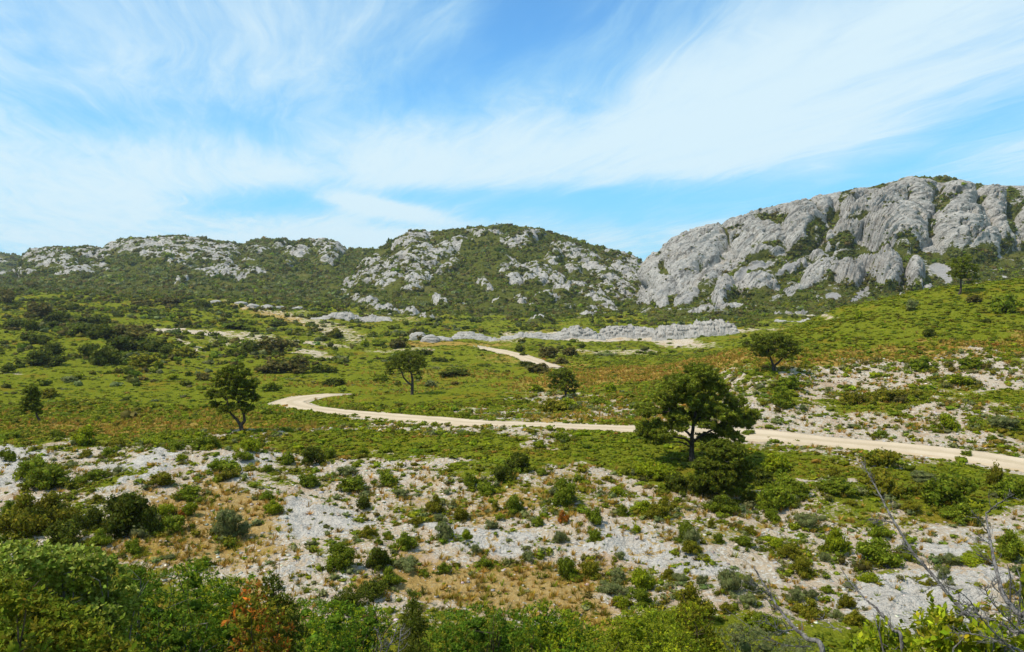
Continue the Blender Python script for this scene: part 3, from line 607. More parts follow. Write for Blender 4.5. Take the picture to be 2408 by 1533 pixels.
def smooth_path(P, n, jit=0, rs=None):
    P = np.array(P, float)
    if len(P) == 2: P = np.array([P[0], P.mean(0), P[1]])
    s = np.arange(len(P)); Q = hermite(s, P, np.linspace(0, len(P) - 1, n))
    if jit: Q[1:-1] += rs.normal(size=(n - 2, P.shape[1])) * jit
    return Q
def ground_hit(px, py, y0=18.0, y1=345.0):
    p = hit_base(px, py, y0, y1); z = float(ground_z(p[:1], p[1:2])[0]); return p[0], p[1], z

# ------------------------------------------------------------ pines
def pine(name, label, cat, base, clumps, limbs, Ymul=1.0, dens=1.0, leaf=.17, kind='pine', group=None, trunk_px=7, depth=.8, seed=0, Y=None):
    rs = np.random.default_rng(100 + seed)
    bx, by, bz = ground_hit(*base); k = by / F
    root = bpy.data.objects.new(name, None); COL.objects.link(root); root.location = (bx, by, bz - .05); root.empty_display_size = .3
    tag(root, label, cat, group)
    loc = lambda px, py, dy=0: np.array([(px - base[0]) * k, dy, (base[1] - py) * k * 1.02])
    L = []
    W_ = max(c[0] for c in clumps) - min(c[0] for c in clumps); mid = .5 * (max(c[0] for c in clumps) + min(c[0] for c in clumps))
    for (cx, cy, rx, ry) in clumps:
        off = 1 - min(1, abs(cx - mid) / (W_ * .55)) ** 2
        for dy in ((-.5, .5, 0) if off > .5 else (-.22, .25)):
            j = rs.normal(size=2) * .12; c = loc(cx + j[0] * rx, cy + j[1] * ry, (dy * math.sqrt(max(off, .1)) * W_ * depth * .62 + rs.normal() * rx * .25) * k)
            q_ = .80 + .25 * rs.random(); L.append((*c, rx * k * q_, rx * k * q_ * .95, ry * k * q_ * .95))
    # break every clump into small needle tufts
    tuft = []
    for l in L:
        m = int(max(7, 26 * dens))
        d = rs.normal(size=(m, 3)); d /= np.linalg.norm(d, axis=1)[:, None]; rr_ = .25 + .75 * rs.random(m) ** .5
        c = np.array(l[:3]) + d * np.array(l[3:]) * rr_[:, None]; sz_ = (l[3] + l[5]) * .5 * (.19 + .15 * rs.random(m))
        tuft += [(*a, b, b, b * .62) for a, b in zip(c, sz_)]
    n = int(len(tuft) * 42); C, Nn, up, sz = lobes_leaves(tuft, n, leaf, .3, rs, .6, .9, zmin=-5)
    zc = C[:, 2]; V, Fc = leaf_faces(C, Nn, sz, .26, rs)
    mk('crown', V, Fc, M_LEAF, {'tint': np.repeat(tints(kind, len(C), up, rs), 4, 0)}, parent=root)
    tb = []; ends = []
    for pth, r0, r1 in limbs:
        dyy = rs.normal() * 6 if pth[0] != base else 0
        pts = [loc(a, b, (dyy * i / (len(pth) - 1)) * k) for i, (a, b) in enumerate(pth)]
        Q = smooth_path(pts, 14, .35 * k, rs); tb.append(tube(Q, np.linspace(r0, r1, 14) * k, 7)); ends += list(Q[5:])
    ends = np.array(ends)
    for l in L:
        c = np.array(l[:3]); d = np.linalg.norm(ends - c, axis=1) + np.maximum(0, ends[:, 2] - c[2]) * 2; e = ends[np.argmin(d)]
        mid_ = (e + c) / 2 + np.array([0, 0, -.08 * np.linalg.norm(c - e)]); tb.append(tube(smooth_path([e, mid_, c], 6), np.linspace(1.1, .35, 6) * k, 4))
        for _ in range(3):
            c2 = c + rs.normal(size=3) * np.array(l[3:]) * .6; tb.append(tube(smooth_path([c, c2], 4), np.linspace(.5, .15, 4) * k, 3))
    v, f = tubes(tb); mk('trunk', v, f, M_BARK, parent=root, smooth=True)
    return root
kA = lambda L: [(1444.2 + .2639 * a, 818.4 + .2639 * b, *[.2639 * x for x in r]) for a, b, *r in L]
kB = lambda L: [(433.3 + .1319 * a, 847.3 + .1319 * b, *[.1319 * x for x in r]) for a, b, *r in L]
K1 = lambda L: [(.3768 * a, 481.4 + .3768 * b, *[.3768 * x for x in r]) for a, b, *r in L]
K2 = lambda L: [(770.2 + .3768 * a, 481.4 + .3768 * b, *[.3768 * x for x in r]) for a, b, *r in L]
K3 = lambda L: [(1540.5 + .3768 * a, 385.1 + .3768 * b, *[.3768 * x for x in r]) for a, b, *r in L]
kk = kA
pine('pine_tree', 'largest pine, broad ragged dark green crown beside the near track', 'pine tree', kk([(700, 1000)])[0],
     kk([(780, 190, 120, 80), (600, 260, 150, 75), (490, 340, 110, 80), (860, 290, 110, 90), (700, 400, 160, 90), (450, 430, 110, 50), (300, 520, 110, 42), (520, 560, 120, 70), (860, 520, 140, 80), (1040, 420, 80, 70), (1010, 560, 110, 70), (1190, 560, 120, 60), (1130, 630, 120, 45), (270, 690, 90, 60), (400, 690, 120, 60), (780, 600, 100, 50), (960, 680, 110, 50), (860, 770, 110, 36), (340, 775, 110, 28), (1050, 740, 70, 50), (560, 640, 80, 40)]),
     [(kk([(700, 1000), (690, 900), (690, 800), (695, 700), (720, 520), (740, 260)]), 7.5, 2), (kk([(690, 830), (640, 780), (540, 755), (420, 745), (290, 710)]), 3.4, 1), (kk([(690, 760), (630, 700), (560, 640), (480, 540), (470, 360)]), 3.4, 1), (kk([(700, 800), (780, 740), (900, 680), (1060, 620), (1190, 590)]), 3.2, 1), (kk([(700, 640), (820, 540), (1000, 450)]), 2.6, .9), (kk([(690, 850), (560, 800), (400, 810), (300, 790)]), 2.2, .7)], dens=1.7, seed=1)
pine('pine_tree', 'young dark pine with drooping boughs in front of the largest pine', 'pine tree', kk([(910, 1330)])[0],
     kk([(980, 860, 130, 60), (1100, 900, 90, 80), (850, 890, 90, 40), (1120, 1020, 130, 80), (800, 1015, 130, 36), (900, 1080, 180, 66), (1150, 1120, 130, 70), (1030, 1190, 190, 80), (760, 1130, 110, 60), (950, 970, 130, 50)]),
     [(kk([(910, 1330), (915, 1250), (960, 1100), (1020, 860)]), 4.5, 1.2), (kk([(920, 1230), (850, 1130), (760, 1060)]), 2, .7), (kk([(940, 1180), (1060, 1120), (1180, 1090)]), 2, .7)], dens=1.0, seed=2)
kk = kB
pine('pine_tree', 'rounded pine with forked trunk standing left of the track bend', 'pine tree', kk([(1040, 1340)])[0],
     kk([(900, 190, 150, 60), (740, 290, 170, 90), (1010, 280, 170, 100), (620, 450, 190, 100), (1000, 440, 220, 120), (1210, 500, 140, 110), (550, 640, 160, 95), (800, 640, 190, 110), (1090, 660, 200, 110), (1290, 700, 110, 85), (540, 830, 120, 70), (740, 890, 150, 75), (990, 840, 150, 75), (1150, 900, 90, 65)]),
     [(kk([(1040, 1340), (1020, 1260), (1005, 1190)]), 5.5, 4.5), (kk([(1005, 1200), (920, 1080), (840, 1000), (800, 850), (740, 600)]), 3.8, 1), (kk([(1010, 1200), (1080, 1120), (1070, 1000), (1020, 850), (960, 600), (960, 400)]), 4.2, 1), (kk([(850, 1010), (700, 900), (580, 780)]), 1.6, .6), (kk([(1070, 1000), (1170, 860), (1260, 720)]), 1.8, .6)], dens=.85, seed=3)
kk = K2
pine('pine_tree', 'pine with slim forked trunk alone on the middle meadow', 'pine tree', kk([(525, 1192)])[0],
     kk([(500, 940, 70, 30), (430, 965, 55, 40), (560, 955, 55, 42), (395, 1010, 48, 42), (470, 1000, 65, 38), (580, 1005, 42, 42), (520, 1020, 55, 32), (385, 1050, 30, 22), (575, 1050, 24, 18)]),
     [(kk([(525, 1192), (530, 1120), (520, 1050), (505, 970)]), 4.2, 1.3), (kk([(525, 1130), (480, 1090), (455, 1030), (420, 980)]), 2.6, .9), (kk([(520, 1060), (560, 1000)]), 1.6, .6)], dens=.8, seed=4)
pine('pine_tree', 'small dense pine above the middle stretch of the track', 'pine tree', kk([(1490, 1200)])[0],
     kk([(1460, 1035, 55, 34), (1410, 1060, 42, 40), (1500, 1060, 45, 44), (1530, 1110, 38, 44), (1460, 1105, 52, 44), (1400, 1115, 34, 34), (1530, 1150, 28, 20)]),
     [(kk([(1490, 1200), (1480, 1150), (1455, 1060)]), 3.4, 1.2), (kk([(1485, 1160), (1530, 1100)]), 2, .8)], dens=.75, seed=5)
kk = K3
pine('pine_tree', 'flat-topped spreading pine on the right slope with dark shade under it', 'pine tree', kk([(740, 1292)])[0],
     kk([(650, 1095, 80, 32), (760, 1085, 90, 36), (620, 1135, 70, 38), (720, 1145, 90, 44), (830, 1135, 80, 44), (870, 1158, 42, 34), (560, 1120, 32, 28), (800, 1188, 60, 20), (680, 1188, 52, 20)]),
     [(kk([(740, 1292), (738, 1262)]), 4.5, 4), (kk([(738, 1262), (718, 1215), (690, 1130)]), 3.4, 1), (kk([(740, 1262), (790, 1215), (830, 1150)]), 3, 1)], dens=.8, seed=6)
pine('pine_tree', 'tall-stemmed pine on the skyline of the right slope below the cliff', 'pine tree', kk([(1895, 812)])[0],
     kk([(1920, 598, 44, 26), (1880, 640, 52, 30), (1950, 640, 44, 30), (1855, 680, 46, 26), (1930, 690, 52, 26), (1990, 700, 44, 20), (2000, 660, 24, 20), (1980, 732, 26, 10)]),
     [(kk([(1895, 812), (1905, 760), (1905, 700), (1912, 610)]), 3, 1)], dens=.7, seed=7)
kk = K1
pine('pine_tree', 'small leaning pine on the green slope at the left edge', 'pine tree', kk([(258, 1362)])[0],
     kk([(190, 1145, 42, 34), (220, 1185, 42, 36), (178, 1215, 52, 42), (228, 1250, 38, 42), (170, 1262, 34, 26), (250, 1292, 16, 16)]),
     [(kk([(258, 1362), (235, 1320), (225, 1280), (205, 1180)]), 3.2, 1)], dens=.75, seed=8)

# ------------------------------------------------------------ shrubs, each its own thing
Q1 = lambda a, b, w, h, k: (.3768 * a, 481.4 + .3768 * b, .3768 * w, .3768 * h, k)
Q2 = lambda a, b, w, h, k: (770.2 + .3768 * a, 481.4 + .3768 * b, .3768 * w, .3768 * h, k)
Q3 = lambda a, b, w, h, k: (1540.5 + .3768 * a, 385.1 + .3768 * b, .3768 * w, .3768 * h, k)
Q4 = lambda a, b, w, h, k: (.3717 * a, 962.8 + .3717 * b, .3717 * w, .3717 * h, k)
Q5 = lambda a, b, w, h, k: (770.2 + .3717 * a, 962.8 + .3717 * b, .3717 * w, .3717 * h, k)
Q6 = lambda a, b, w, h, k: (1540.5 + .3717 * a, 962.8 + .3717 * b, .3717 * w, .3717 * h, k)
QA = lambda a, b, w, h, k: (1444.2 + .2639 * a, 818.4 + .2639 * b, .2639 * w, .2639 * h, k)
SH = []
def add(fn, txt):
    for ln in txt.split(';'):
        p = ln.split()
        if p: SH.append(fn(*map(float, p[:4]), p[4]))
add(Q4, '''45 335 110 90 green;200 460 230 160 green;290 535 270 180 green;530 235 180 130 bright;365 190 90 65 green;550 285 90 50 olive;680 290 100 60 green;740 240 150 70 olive;900 262 50 60 grey;1000 230 200 70 bright;
1110 265 130 70 green;1300 260 200 110 green;1150 340 80 50 bright;1230 350 70 40 bright;1480 225 50 45 grey;1600 300 140 100 bright;1540 335 130 70 green;1725 268 70 50 grey;1820 335 110 100 green;1970 340 170 145 dark;2080 290 90 70 green;
1410 420 230 110 green;1440 470 150 70 olive;1700 415 80 55 green;1950 490 150 95 green;1030 505 170 95 olive;1200 580 220 100 green;600 470 160 70 green;500 500 120 60 green;450 355 110 50 grey;540 335 60 30 green;610 605 80 50 olive;
1730 670 140 90 bright;1690 590 110 70 green;1640 500 60 40 olive;1455 850 270 220 grey;840 945 120 110 green;790 850 400 300 dark;560 800 160 170 dark;930 830 190 190 dark;1040 700 130 110 bright;1190 690 110 100 bright;1160 690 60 60 rusty;1090 800 200 120 green;
350 800 320 220 olive;170 860 320 270 olive;420 920 280 190 dark;60 770 140 170 green;850 1130 190 160 green;640 900 140 110 green;150 700 90 60 olive;1290 1010 130 60 green;1060 960 90 40 grey;240 150 80 40 olive;80 180 120 60 green;560 560 60 40 olive;60 480 70 30 grey;750 430 80 60 grey''')
add(Q5, '''120 410 140 80 grey;150 520 210 110 green;220 625 110 100 dark;380 475 140 110 green;480 410 60 40 green;470 550 110 60 grey;440 615 60 40 bright;325 567 50 35 green;680 650 130 110 olive;850 690 110 100 olive;
1100 480 160 130 dark;1215 425 190 150 dark;1000 530 160 90 green;900 500 120 100 green;1500 650 190 180 green;1180 660 160 120 green;1350 440 100 50 green;1590 470 90 50 green;1840 570 130 60 bright;2010 545 80 40 olive;2000 680 200 90 bright;2100 730 170 110 olive;
1860 690 90 70 green;1680 770 140 120 green;1490 750 80 80 rusty;1330 760 90 60 green;1260 750 60 50 olive;1030 770 110 60 grey;1170 780 80 40 green;1580 790 50 40 grey;1950 815 70 60 bright;2270 880 150 150 green;2290 950 120 80 olive;1480 870 110 90 grey;1690 880 110 80 green;1770 860 60 40 green;
880 880 80 80 bright;940 920 90 70 grey;740 860 170 110 grey;710 740 110 60 grey;1000 990 110 60 green;250 830 120 80 olive;490 930 160 110 green;90 1050 240 180 green;320 1040 170 150 dark;500 1040 200 90 grey;300 1190 180 120 dark;140 1270 200 120 dark;400 1120 140 120 green;
1510 1080 160 150 green;1660 1070 150 110 olive;1840 1100 150 90 grey;1990 1160 170 160 bright;1800 1180 200 80 grey;1860 1280 120 90 bright;1990 1260 160 100 green;2160 1100 90 60 olive;2220 1120 80 60 grey;2270 1050 70 50 green;2240 1220 90 60 bright;740 1040 100 60 green;1270 970 100 80 grey;1850 970 80 60 grey;
220 270 80 50 bright;380 260 110 50 bright;550 245 60 40 bright;1340 245 90 50 bright;1480 210 110 60 green;2040 430 200 110 bright;2150 400 130 80 green;560 750 100 50 olive;380 830 90 50 green;1060 640 70 60 olive;600 640 60 50 grey;700 440 40 30 grey;800 520 60 30 green;1440 560 90 70 grey''')
add(Q6, '''1430 390 240 130 olive;1440 560 260 190 olive;1860 620 360 220 green;1930 700 260 110 green;2150 500 110 180 olive;2260 570 240 150 green;1130 460 110 90 olive;1170 560 250 100 green;1680 470 200 70 grey;1620 650 160 70 olive;780 620 200 180 green;910 560 200 110 green;740 700 120 90 green;430 660 210 110 dark;
980 745 190 110 grey;1155 885 180 165 bright;1400 975 330 180 green;1410 800 160 110 green;1590 895 130 70 green;1080 950 90 70 grey;850 940 150 100 olive;930 1040 180 130 olive;940 830 70 45 grey;1080 1040 70 50 green;1340 1100 140 90 bright;1420 1110 70 45 olive;400 865 80 70 green;560 870 150 60 green;600 800 90 60 olive;750 870 140 70 bright;
210 890 140 120 grey;220 955 120 80 olive;200 1052 70 50 bright;80 1100 80 70 olive;150 1130 80 60 grey;500 1220 200 190 grey;560 1290 150 90 grey;300 1150 90 80 grey;160 1210 90 50 bright;240 1420 280 230 olive;980 1330 190 110 olive;1260 1375 130 90 olive;1220 1270 120 100 olive;990 1190 110 80 grey;880 1230 130 90 grey;1160 1330 80 60 grey;
1700 810 60 45 green;1850 980 150 80 grey;1990 1000 260 60 bright;2260 960 200 170 green;1880 1130 50 40 grey;1820 1070 100 90 grey;1740 1110 90 60 olive;2250 1145 110 90 olive;1860 155 170 115 bright;2190 155 220 100 grey;2130 200 90 50 green;1965 300 80 45 green;1420 180 90 50 green;1250 122 120 30 grey;590 165 100 40 green;720 180 60 20 olive;
2050 960 60 40 olive;1700 1450 160 90 grey;700 1440 230 120 green;450 1320 100 70 olive;620 1210 90 80 grey;60 700 110 130 olive;900 200 60 20 green;1360 720 60 40 olive;1720 130 90 20 olive;1240 610 90 40 olive;850 700 60 40 grey;350 780 60 60 olive;1920 1310 60 40 grey;1220 1130 90 40 grey;1090 1150 80 45 green;900 1120 70 45 grey''')
add(Q3, '''2190 945 200 140 green;1665 1305 185 95 green;1970 1285 180 75 green;1900 1385 170 80 bright;840 1405 185 95 green;790 1530 190 140 green;1350 1342 80 42 green;1430 1342 70 36 green;1220 1500 150 90 olive;1450 1495 250 80 olive;570 1312 60 36 green;1270 980 60 60 bright;1700 1090 90 60 dark;1000 1155 70 32 dark;1600 935 100 80 grey;
1990 870 100 50 brown;1620 1450 120 50 olive;1100 1100 80 30 green;1800 1170 70 30 bright;2230 1260 60 40 green;1330 1170 80 30 green;660 1400 90 40 grey;520 1370 60 30 green;2080 985 40 24 green''')
add(Q2, '''1200 912 80 50 dark;1222 942 60 40 dark;1370 965 160 75 brown;1510 952 120 62 brown;1452 995 110 42 brown;1240 1022 110 42 dark;1320 1062 200 60 brown;1300 1152 110 55 bright;960 945 60 35 dark;730 887 80 22 dark;750 927 90 32 dark;700 976 120 34 dark;600 932 120 60 dark;440 905 130 60 brown;650 1120 120 50 grey;
790 1078 220 44 dark;340 1112 120 60 green;1120 1005 50 32 dark;960 1015 50 30 dark;990 1025 40 30 dark;680 1030 90 30 grey;830 952 40 22 dark;90 1158 90 35 green;320 877 130 42 green;225 882 70 55 bright;50 842 100 62 olive;1770 1172 100 70 bright;1500 1282 150 90 bright;1400 1292 200 100 olive;980 1262 90 44 bright;1690 1252 120 50 green;
1650 1015 90 32 green;1740 942 200 30 grey;410 1290 60 30 olive;860 1335 80 50 green;1160 1270 60 40 bright;30 1045 90 50 dark;40 1120 120 50 dark;560 1090 50 20 grey;2000 1220 80 40 bright''')
add(Q1, '''240 712 200 110 brown;360 742 160 90 dark;340 770 90 50 dark;80 782 140 70 dark;190 802 120 80 dark;50 622 120 90 brown;580 742 200 60 dark;740 705 90 40 dark;900 640 160 50 brown;1265 645 110 64 dark;1262 672 90 40 dark;1050 640 150 50 brown;1140 767 120 50 dark;990 762 80 32 dark;450 662 140 50 dark;
500 820 200 90 dark;640 850 240 120 dark;820 850 250 110 brown;760 930 240 120 dark;960 930 260 110 dark;1060 960 180 90 dark;220 880 200 90 dark;310 940 160 80 dark;240 1000 200 110 dark;350 1000 140 80 dark;680 1000 220 150 dark;560 960 150 110 dark;880 1022 200 76 olive;1150 972 200 76 olive;1580 935 200 90 dark;1700 940 240 110 brown;1480 962 150 70 dark;
1700 1050 200 80 brown;1860 1050 220 90 brown;2020 1055 160 70 dark;2095 842 110 54 dark;1852 880 80 42 dark;1480 788 240 44 green;60 1060 130 60 dark;430 1110 130 50 grey;1070 1090 90 40 bright;1270 1090 120 50 brown;990 1030 70 50 green;1700 1175 130 60 green;2080 1140 160 60 dark;2140 1165 80 30 green;480 1100 100 40 bright;620 720 90 40 dark;810 722 70 40 grey;1730 760 130 40 dark;310 1200 120 60 olive''')
add(QA, '''540 1290 260 200 dark;980 1490 270 150 green;1400 1440 330 220 green;1300 1210 260 160 dark;1200 1380 220 150 dark;760 1330 260 170 dark;450 1190 300 150 bright;1420 1080 300 170 bright;1530 1260 250 150 green''')
LAND = [(560, 950, 'the forked pine by the bend'), (968, 890, 'the middle meadow pine'), (1325, 905, 'the small dense pine'), (1620, 960, 'the largest pine'), (1815, 830, 'the flat-topped pine'), (85, 960, 'the left edge pine'), (2257, 650, 'the skyline pine'), (690, 945, 'the track bend'),
        (1215, 840, 'the far stretch of track'), (2280, 1070, 'the right end of the track'), (735, 1225, 'the smooth grey slab'), (330, 1110, 'the ribbed rock band'), (1150, 1370, 'the bottom rusty grass'), (1530, 1300, 'the cracked central slab'), (2180, 1410, 'the broad lower right slab'), (965, 1460, 'the dark juniper spire'),
        (150, 1340, 'the pale-leaved bush'), (1850, 1420, 'the leftmost dead branch'), (560, 800, 'the bare earth in the valley'), (1560, 785, 'the grey rock ridge'), (2250, 880, 'the stony right slope'), (480, 1240, 'the rusty grass on the left'), (1150, 1055, 'the green band'), (840, 775, 'the rocky spur'), (2330, 1240, 'the right dead stem')]
ADJ = {'dark': 'dark green', 'green': 'mid green', 'bright': 'yellow-green', 'grey': 'grey-green', 'olive': 'russet-olive', 'brown': 'brownish green', 'rusty': 'rust-red'}
def shrub_label(px, py, w, h, kind):
    d = [math.hypot(px - a, (py - b) * 1.3) for a, b, _ in LAND]; i = int(np.argmin(d)); a, b, nm = LAND[i]; dx, dy = px - a, py - b; ds = d[i]
    hz = 'left' if dx < 0 else 'right'
    rel = (hz + ' of') if abs(dy) < .4 * abs(dx) else (('above' if dy < 0 else 'below') if abs(dx) < .4 * abs(dy) else ('above and ' if dy < 0 else 'below and ') + hz + ' of')
    size = 'tiny' if w < 25 else 'small' if w < 42 else 'middling' if w < 65 else 'large'
    shape = 'low' if h < .47 * w else 'upright' if h > .82 * w else 'rounded'
    far_ = 'close ' if ds < 55 else '' if ds < 130 else 'well '
    return f"{size} {shape} {ADJ[kind]} shrub {far_}{rel} {nm}"
from collections import defaultdict
SH.sort(key=lambda s_: -s_[2] * s_[3]); EXTRA = SH[272:]; SH = SH[:272]      # the smallest join the uncounted scrub
labs = defaultdict(list)
for i, s_ in enumerate(SH): labs[shrub_label(*s_)].append(i)
LABEL = {}

for lb, ids in labs.items():
    ids.sort(key=lambda i: SH[i][0])
    if len(ids) == 1: LABEL[ids[0]] = lb; continue
    names = ['leftmost'] + ([] if len(ids) == 2 else ['middle'] if len(ids) == 3 else ['second', 'third', 'fourth', 'fifth', 'sixth', 'seventh'][:len(ids) - 2]) + ['rightmost']
    for i, nm in zip(ids, names): LABEL[i] = (lb + ', ' + nm).replace(' close ', ' ').replace(' well ', ' ') if len(lb.split()) > 15 else lb + ', ' + nm
VAR = {}
def variant(kind, far, seed):
    key = (kind, far, seed % 3)
    if key not in VAR:
        n, lf = {0: (3200, .060), 1: (1700, .078), 2: (560, .13)}[far]
        tl = .75
        v, f, a = shrub_geo(kind, 31 * (seed % 3) + 5 * far + len(kind) * 7, n, lf, 15, .60, tl, .5 if kind != 'grey' else .25)
        VAR[key] = mk('shrub', v, f, M_LEAF, {'tint': a}, link=False).data
    return VAR[key]
for i, (px, py, w, h, kind) in enumerate(SH):
    x, y, z = ground_hit(px, py); k = y / F; wm = w * k * 1.08; hm = h * k * 1.22
    far = 0 if y < 34 else 1 if y < 62 else 2
    o = bpy.data.objects.new('shrub', variant(kind, far, i * 7 + int(px))); COL.objects.link(o)
    yy = y + .28 * wm; xx = x * yy / y
    o.location = (xx, yy, float(ground_z(np.array([xx]), np.array([yy]))[0]) - .04 * hm)
    o.scale = (wm, wm * .9, hm / .80); o.rotation_euler = (0, 0, random.Random(i).random() * 6.28)
    tag(o, LABEL[i], 'shrub', 'shrubs dotted over the hillside and valley')
print('shrubs', len(SH), 'max words', max(len(v.split()) for v in LABEL.values()), 'dups', len(LABEL) - len(set(LABEL.values())))

# ------------------------------------------------------------ uncounted ground cover
def clump_tpl(seed, n, leaf, asp, tall=.6, core=.7, tilt=.8):
    """small rounded clump: leaves round a little core, unit width; returns verts, faces, up factor"""
    rs = np.random.default_rng(seed); lobes = [(0, 0, tall * .4, .40, .40, tall * .5)]
    for i in range(3):
        a = rs.random() * 6.28; lobes.append((.24 * math.cos(a), .24 * math.sin(a), tall * .4 * (.6 + .7 * rs.random()), .22, .22, .26 * tall * 1.4))
    C, Nn, up, sz = lobes_leaves(lobes, n, leaf, asp, rs, tilt=tilt, zmin=-.02); V, Fc = leaf_faces(C, Nn, sz, asp, rs); parts = [(V, Fc, np.repeat(up, 4)[:, None])]
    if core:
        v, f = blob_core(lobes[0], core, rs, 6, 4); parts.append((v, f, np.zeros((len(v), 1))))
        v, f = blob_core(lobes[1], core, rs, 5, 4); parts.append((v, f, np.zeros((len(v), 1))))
    return join(parts)
def blade_tpl(seed, n=16, h=1.0, spread=.55, w=.035):
    rs = np.random.default_rng(seed); V = []; Fc = []
    for i in range(n):
        a = rs.random() * 6.28; r0 = .12 * rs.random(); l = h * (.5 + .5 * rs.random()); lean = spread * rs.random()
        b = np.array([r0 * math.cos(a), r0 * math.sin(a), 0]); t_ = b + np.array([lean * math.cos(a), lean * math.sin(a), l * math.cos(lean * .9)]); m = (b + t_) / 2 + [0, 0, .10 * l]
        s_ = np.array([-math.sin(a + .6), math.cos(a + .6), 0]) * w; k = len(V); V += [b - s_, b + s_, m + s_ * .8, m - s_ * .8, t_]; Fc += [[k, k + 1, k + 2], [k, k + 2, k + 3], [k + 3, k + 2, k + 4]]
    return np.array(V), np.array(Fc), np.repeat(rs.random((n, 1)), 5, 0)
def stone_tpl(seed):
    rs = np.random.default_rng(seed); v, f = blob_core((0, 0, .15, .5, .42, .32), 1.0, rs, 6, 4); return v, f, np.zeros((len(v), 1))
def scatter(name, tpls, P, sc, zs, kinds, mat, seed=0, colors=None, smooth=False, var=.20):
    """P (n,3), sc width, zs height; kinds = list of kind name per point"""
    rs = np.random.default_rng(seed); n = len(P); ti = rs.integers(0, len(tpls), n); rot = rs.random(n) * 6.28; VV = []; FF = []; AA = []; o = 0
    kinds = np.array(kinds)
    ca_ = np.array([KIND[k][0] for k in kinds]) if colors is None else colors; cb_ = np.array([KIND[k][1] for k in kinds]) if colors is None else colors * 1.25
    ca_ = ca_ * np.exp(rs.normal(0, var, n))[:, None] * (1 + rs.normal(0, .08, (n, 3)))
    for t_ in range(len(tpls)):
        v, f, up = tpls[t_]; m = ti == t_; k = m.sum()
        if not k: continue
        c, s = np.cos(rot[m])[:, None], np.sin(rot[m])[:, None]
        x = (v[None, :, 0] * c - v[None, :, 1] * s) * sc[m][:, None]; y = (v[None, :, 0] * s + v[None, :, 1] * c) * sc[m][:, None]; z = v[None, :, 2] * zs[m][:, None]
        W_ = np.stack([x, y, z], -1) + P[m][:, None]
        nl_ = len(v); mixv = np.clip(up[None, :, 0] * .5 + rs.normal(0, .3, (k, nl_ // 4 + 1)).repeat(4, 1)[:, :nl_], 0, 1)[..., None]  # upper leaves lean to the lighter tip colour, top light put into the tint
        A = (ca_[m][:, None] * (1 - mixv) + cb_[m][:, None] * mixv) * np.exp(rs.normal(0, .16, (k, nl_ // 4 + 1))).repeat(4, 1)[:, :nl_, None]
        VV.append(W_.reshape(-1, 3)); AA.append(A.reshape(-1, 3)); FF.append((f[None] + (np.arange(k) * nl_)[:, None, None] + o).reshape(-1, 3)); o += k * nl_
    ob = mk(name, np.concatenate(VV), np.concatenate(FF), mat, {'tint': np.concatenate(AA)}, smooth); tag(ob, kind='stuff'); return ob
def sample_ground(n, ya, yb, power, seed, xm=.72):
    rs = np.random.default_rng(seed); q1 = power + 1; Y = (rs.random(n) * (yb**q1 - ya**q1) + ya**q1) ** (1 / q1); X = (rs.random(n) * 2 - 1) * xm * Y
    Z, g, d, r_, td = ground_z(X, Y, True); return X, Y, Z, g, d, r_, td, rs
def pick(rs, n, names, w): return rs.choice(names, n, p=np.array(w) / sum(w))
T_low = [clump_tpl(i, 30, .22, .6, .55, .6) for i in range(5)]
T_far = [clump_tpl(20 + i, 16, .32, .7, .7, .8) for i in range(5)]
# low scrub over the green parts
X, Y, Z, g, d, r_, td, rs = sample_ground(60000, 16, 345, .25, 41)
n_ = fbm(X, Y, 0 * X, 1.6, 3, .6, 33); pch = fbm(X, Y, 0 * X, 9, 3, .6, 35); pch2 = fbm(X, Y, 0 * X, 24, 3, .6, 37)
keep = (g + n_ * .6 > .6) & (td > TW * 1.25) & (rs.random(len(X)) < .25 + .75 * sstep(pch, -.5, .2)) & (rs.random(len(X)) > .6 * d * (Y < 120))
X, Y, Z, pch, pch2, d = [a[keep] for a in (X, Y, Z, pch, pch2, d)]; n = len(X)
w_ = np.clip(.20 + .30 * (Y / 40) ** .62, 0, 1.6) * np.exp(rs.normal(0, .3, n)); hh_ = w_ * np.where(Y < 60, .58, .46) * (.6 + .5 * rs.random(n))
kd = pick(rs, n, ['bright', 'green', 'olive', 'dark', 'straw'], [4, 6.5, 2, .3, .5]); far_m = Y > 75
kd = np.where(far_m & (pch2 > .1), pick(rs, n, ['dark', 'brown', 'green', 'grey', 'bright'], [.8, .8, 6, 1.2, 1.5]), kd); pxx = proj(X, Y, Z)[0]; kd = np.where((pxx > 1350) & (Y < 150), pick(rs, n, ['bright', 'green', 'olive'], [6, 3, 2]), kd); kd = np.where((d > .4) & (rs.random(n) < np.where(Y < 60, .4, .22)), 'straw', kd)
scatter('low_scrub', T_low, np.stack([X, Y, Z - .05 * w_], 1), w_, hh_, kd, M_LEAF, 42)
print('low scrub', n)
X, Y, Z, g, d, r_, td, rs = sample_ground(60000, 62, 160, .5, 241); n_ = fbm(X, Y, 0 * X, 2.2, 3, .6, 33); pch = fbm(X, Y, 0 * X, 8, 3, .6, 235)
keep = (X > .06 * Y) & (g + n_ * .3 > .72) & (td > TW * 1.2) & (rs.random(len(X)) < .35 + .65 * sstep(pch, -.3, .3)); X, Y, Z, pch, d = [a[keep] for a in (X, Y, Z, pch, d)]; n = len(X)
w_ = .22 + .75 * rs.random(n) ** 2.5; kd = np.where(pch > .1, pick(rs, n, ['green', 'bright', 'olive'], [5, 2, 2]), pick(rs, n, ['bright', 'green', 'olive'], [4, 3, 2])); kd = np.where((d > .4) & (rs.random(n) < .35), 'straw', kd)
scatter('slope_scrub', T_far, np.stack([X, Y, Z - .04], 1), w_, w_ * .5, kd, M_LEAF, 242); print('slope', n)
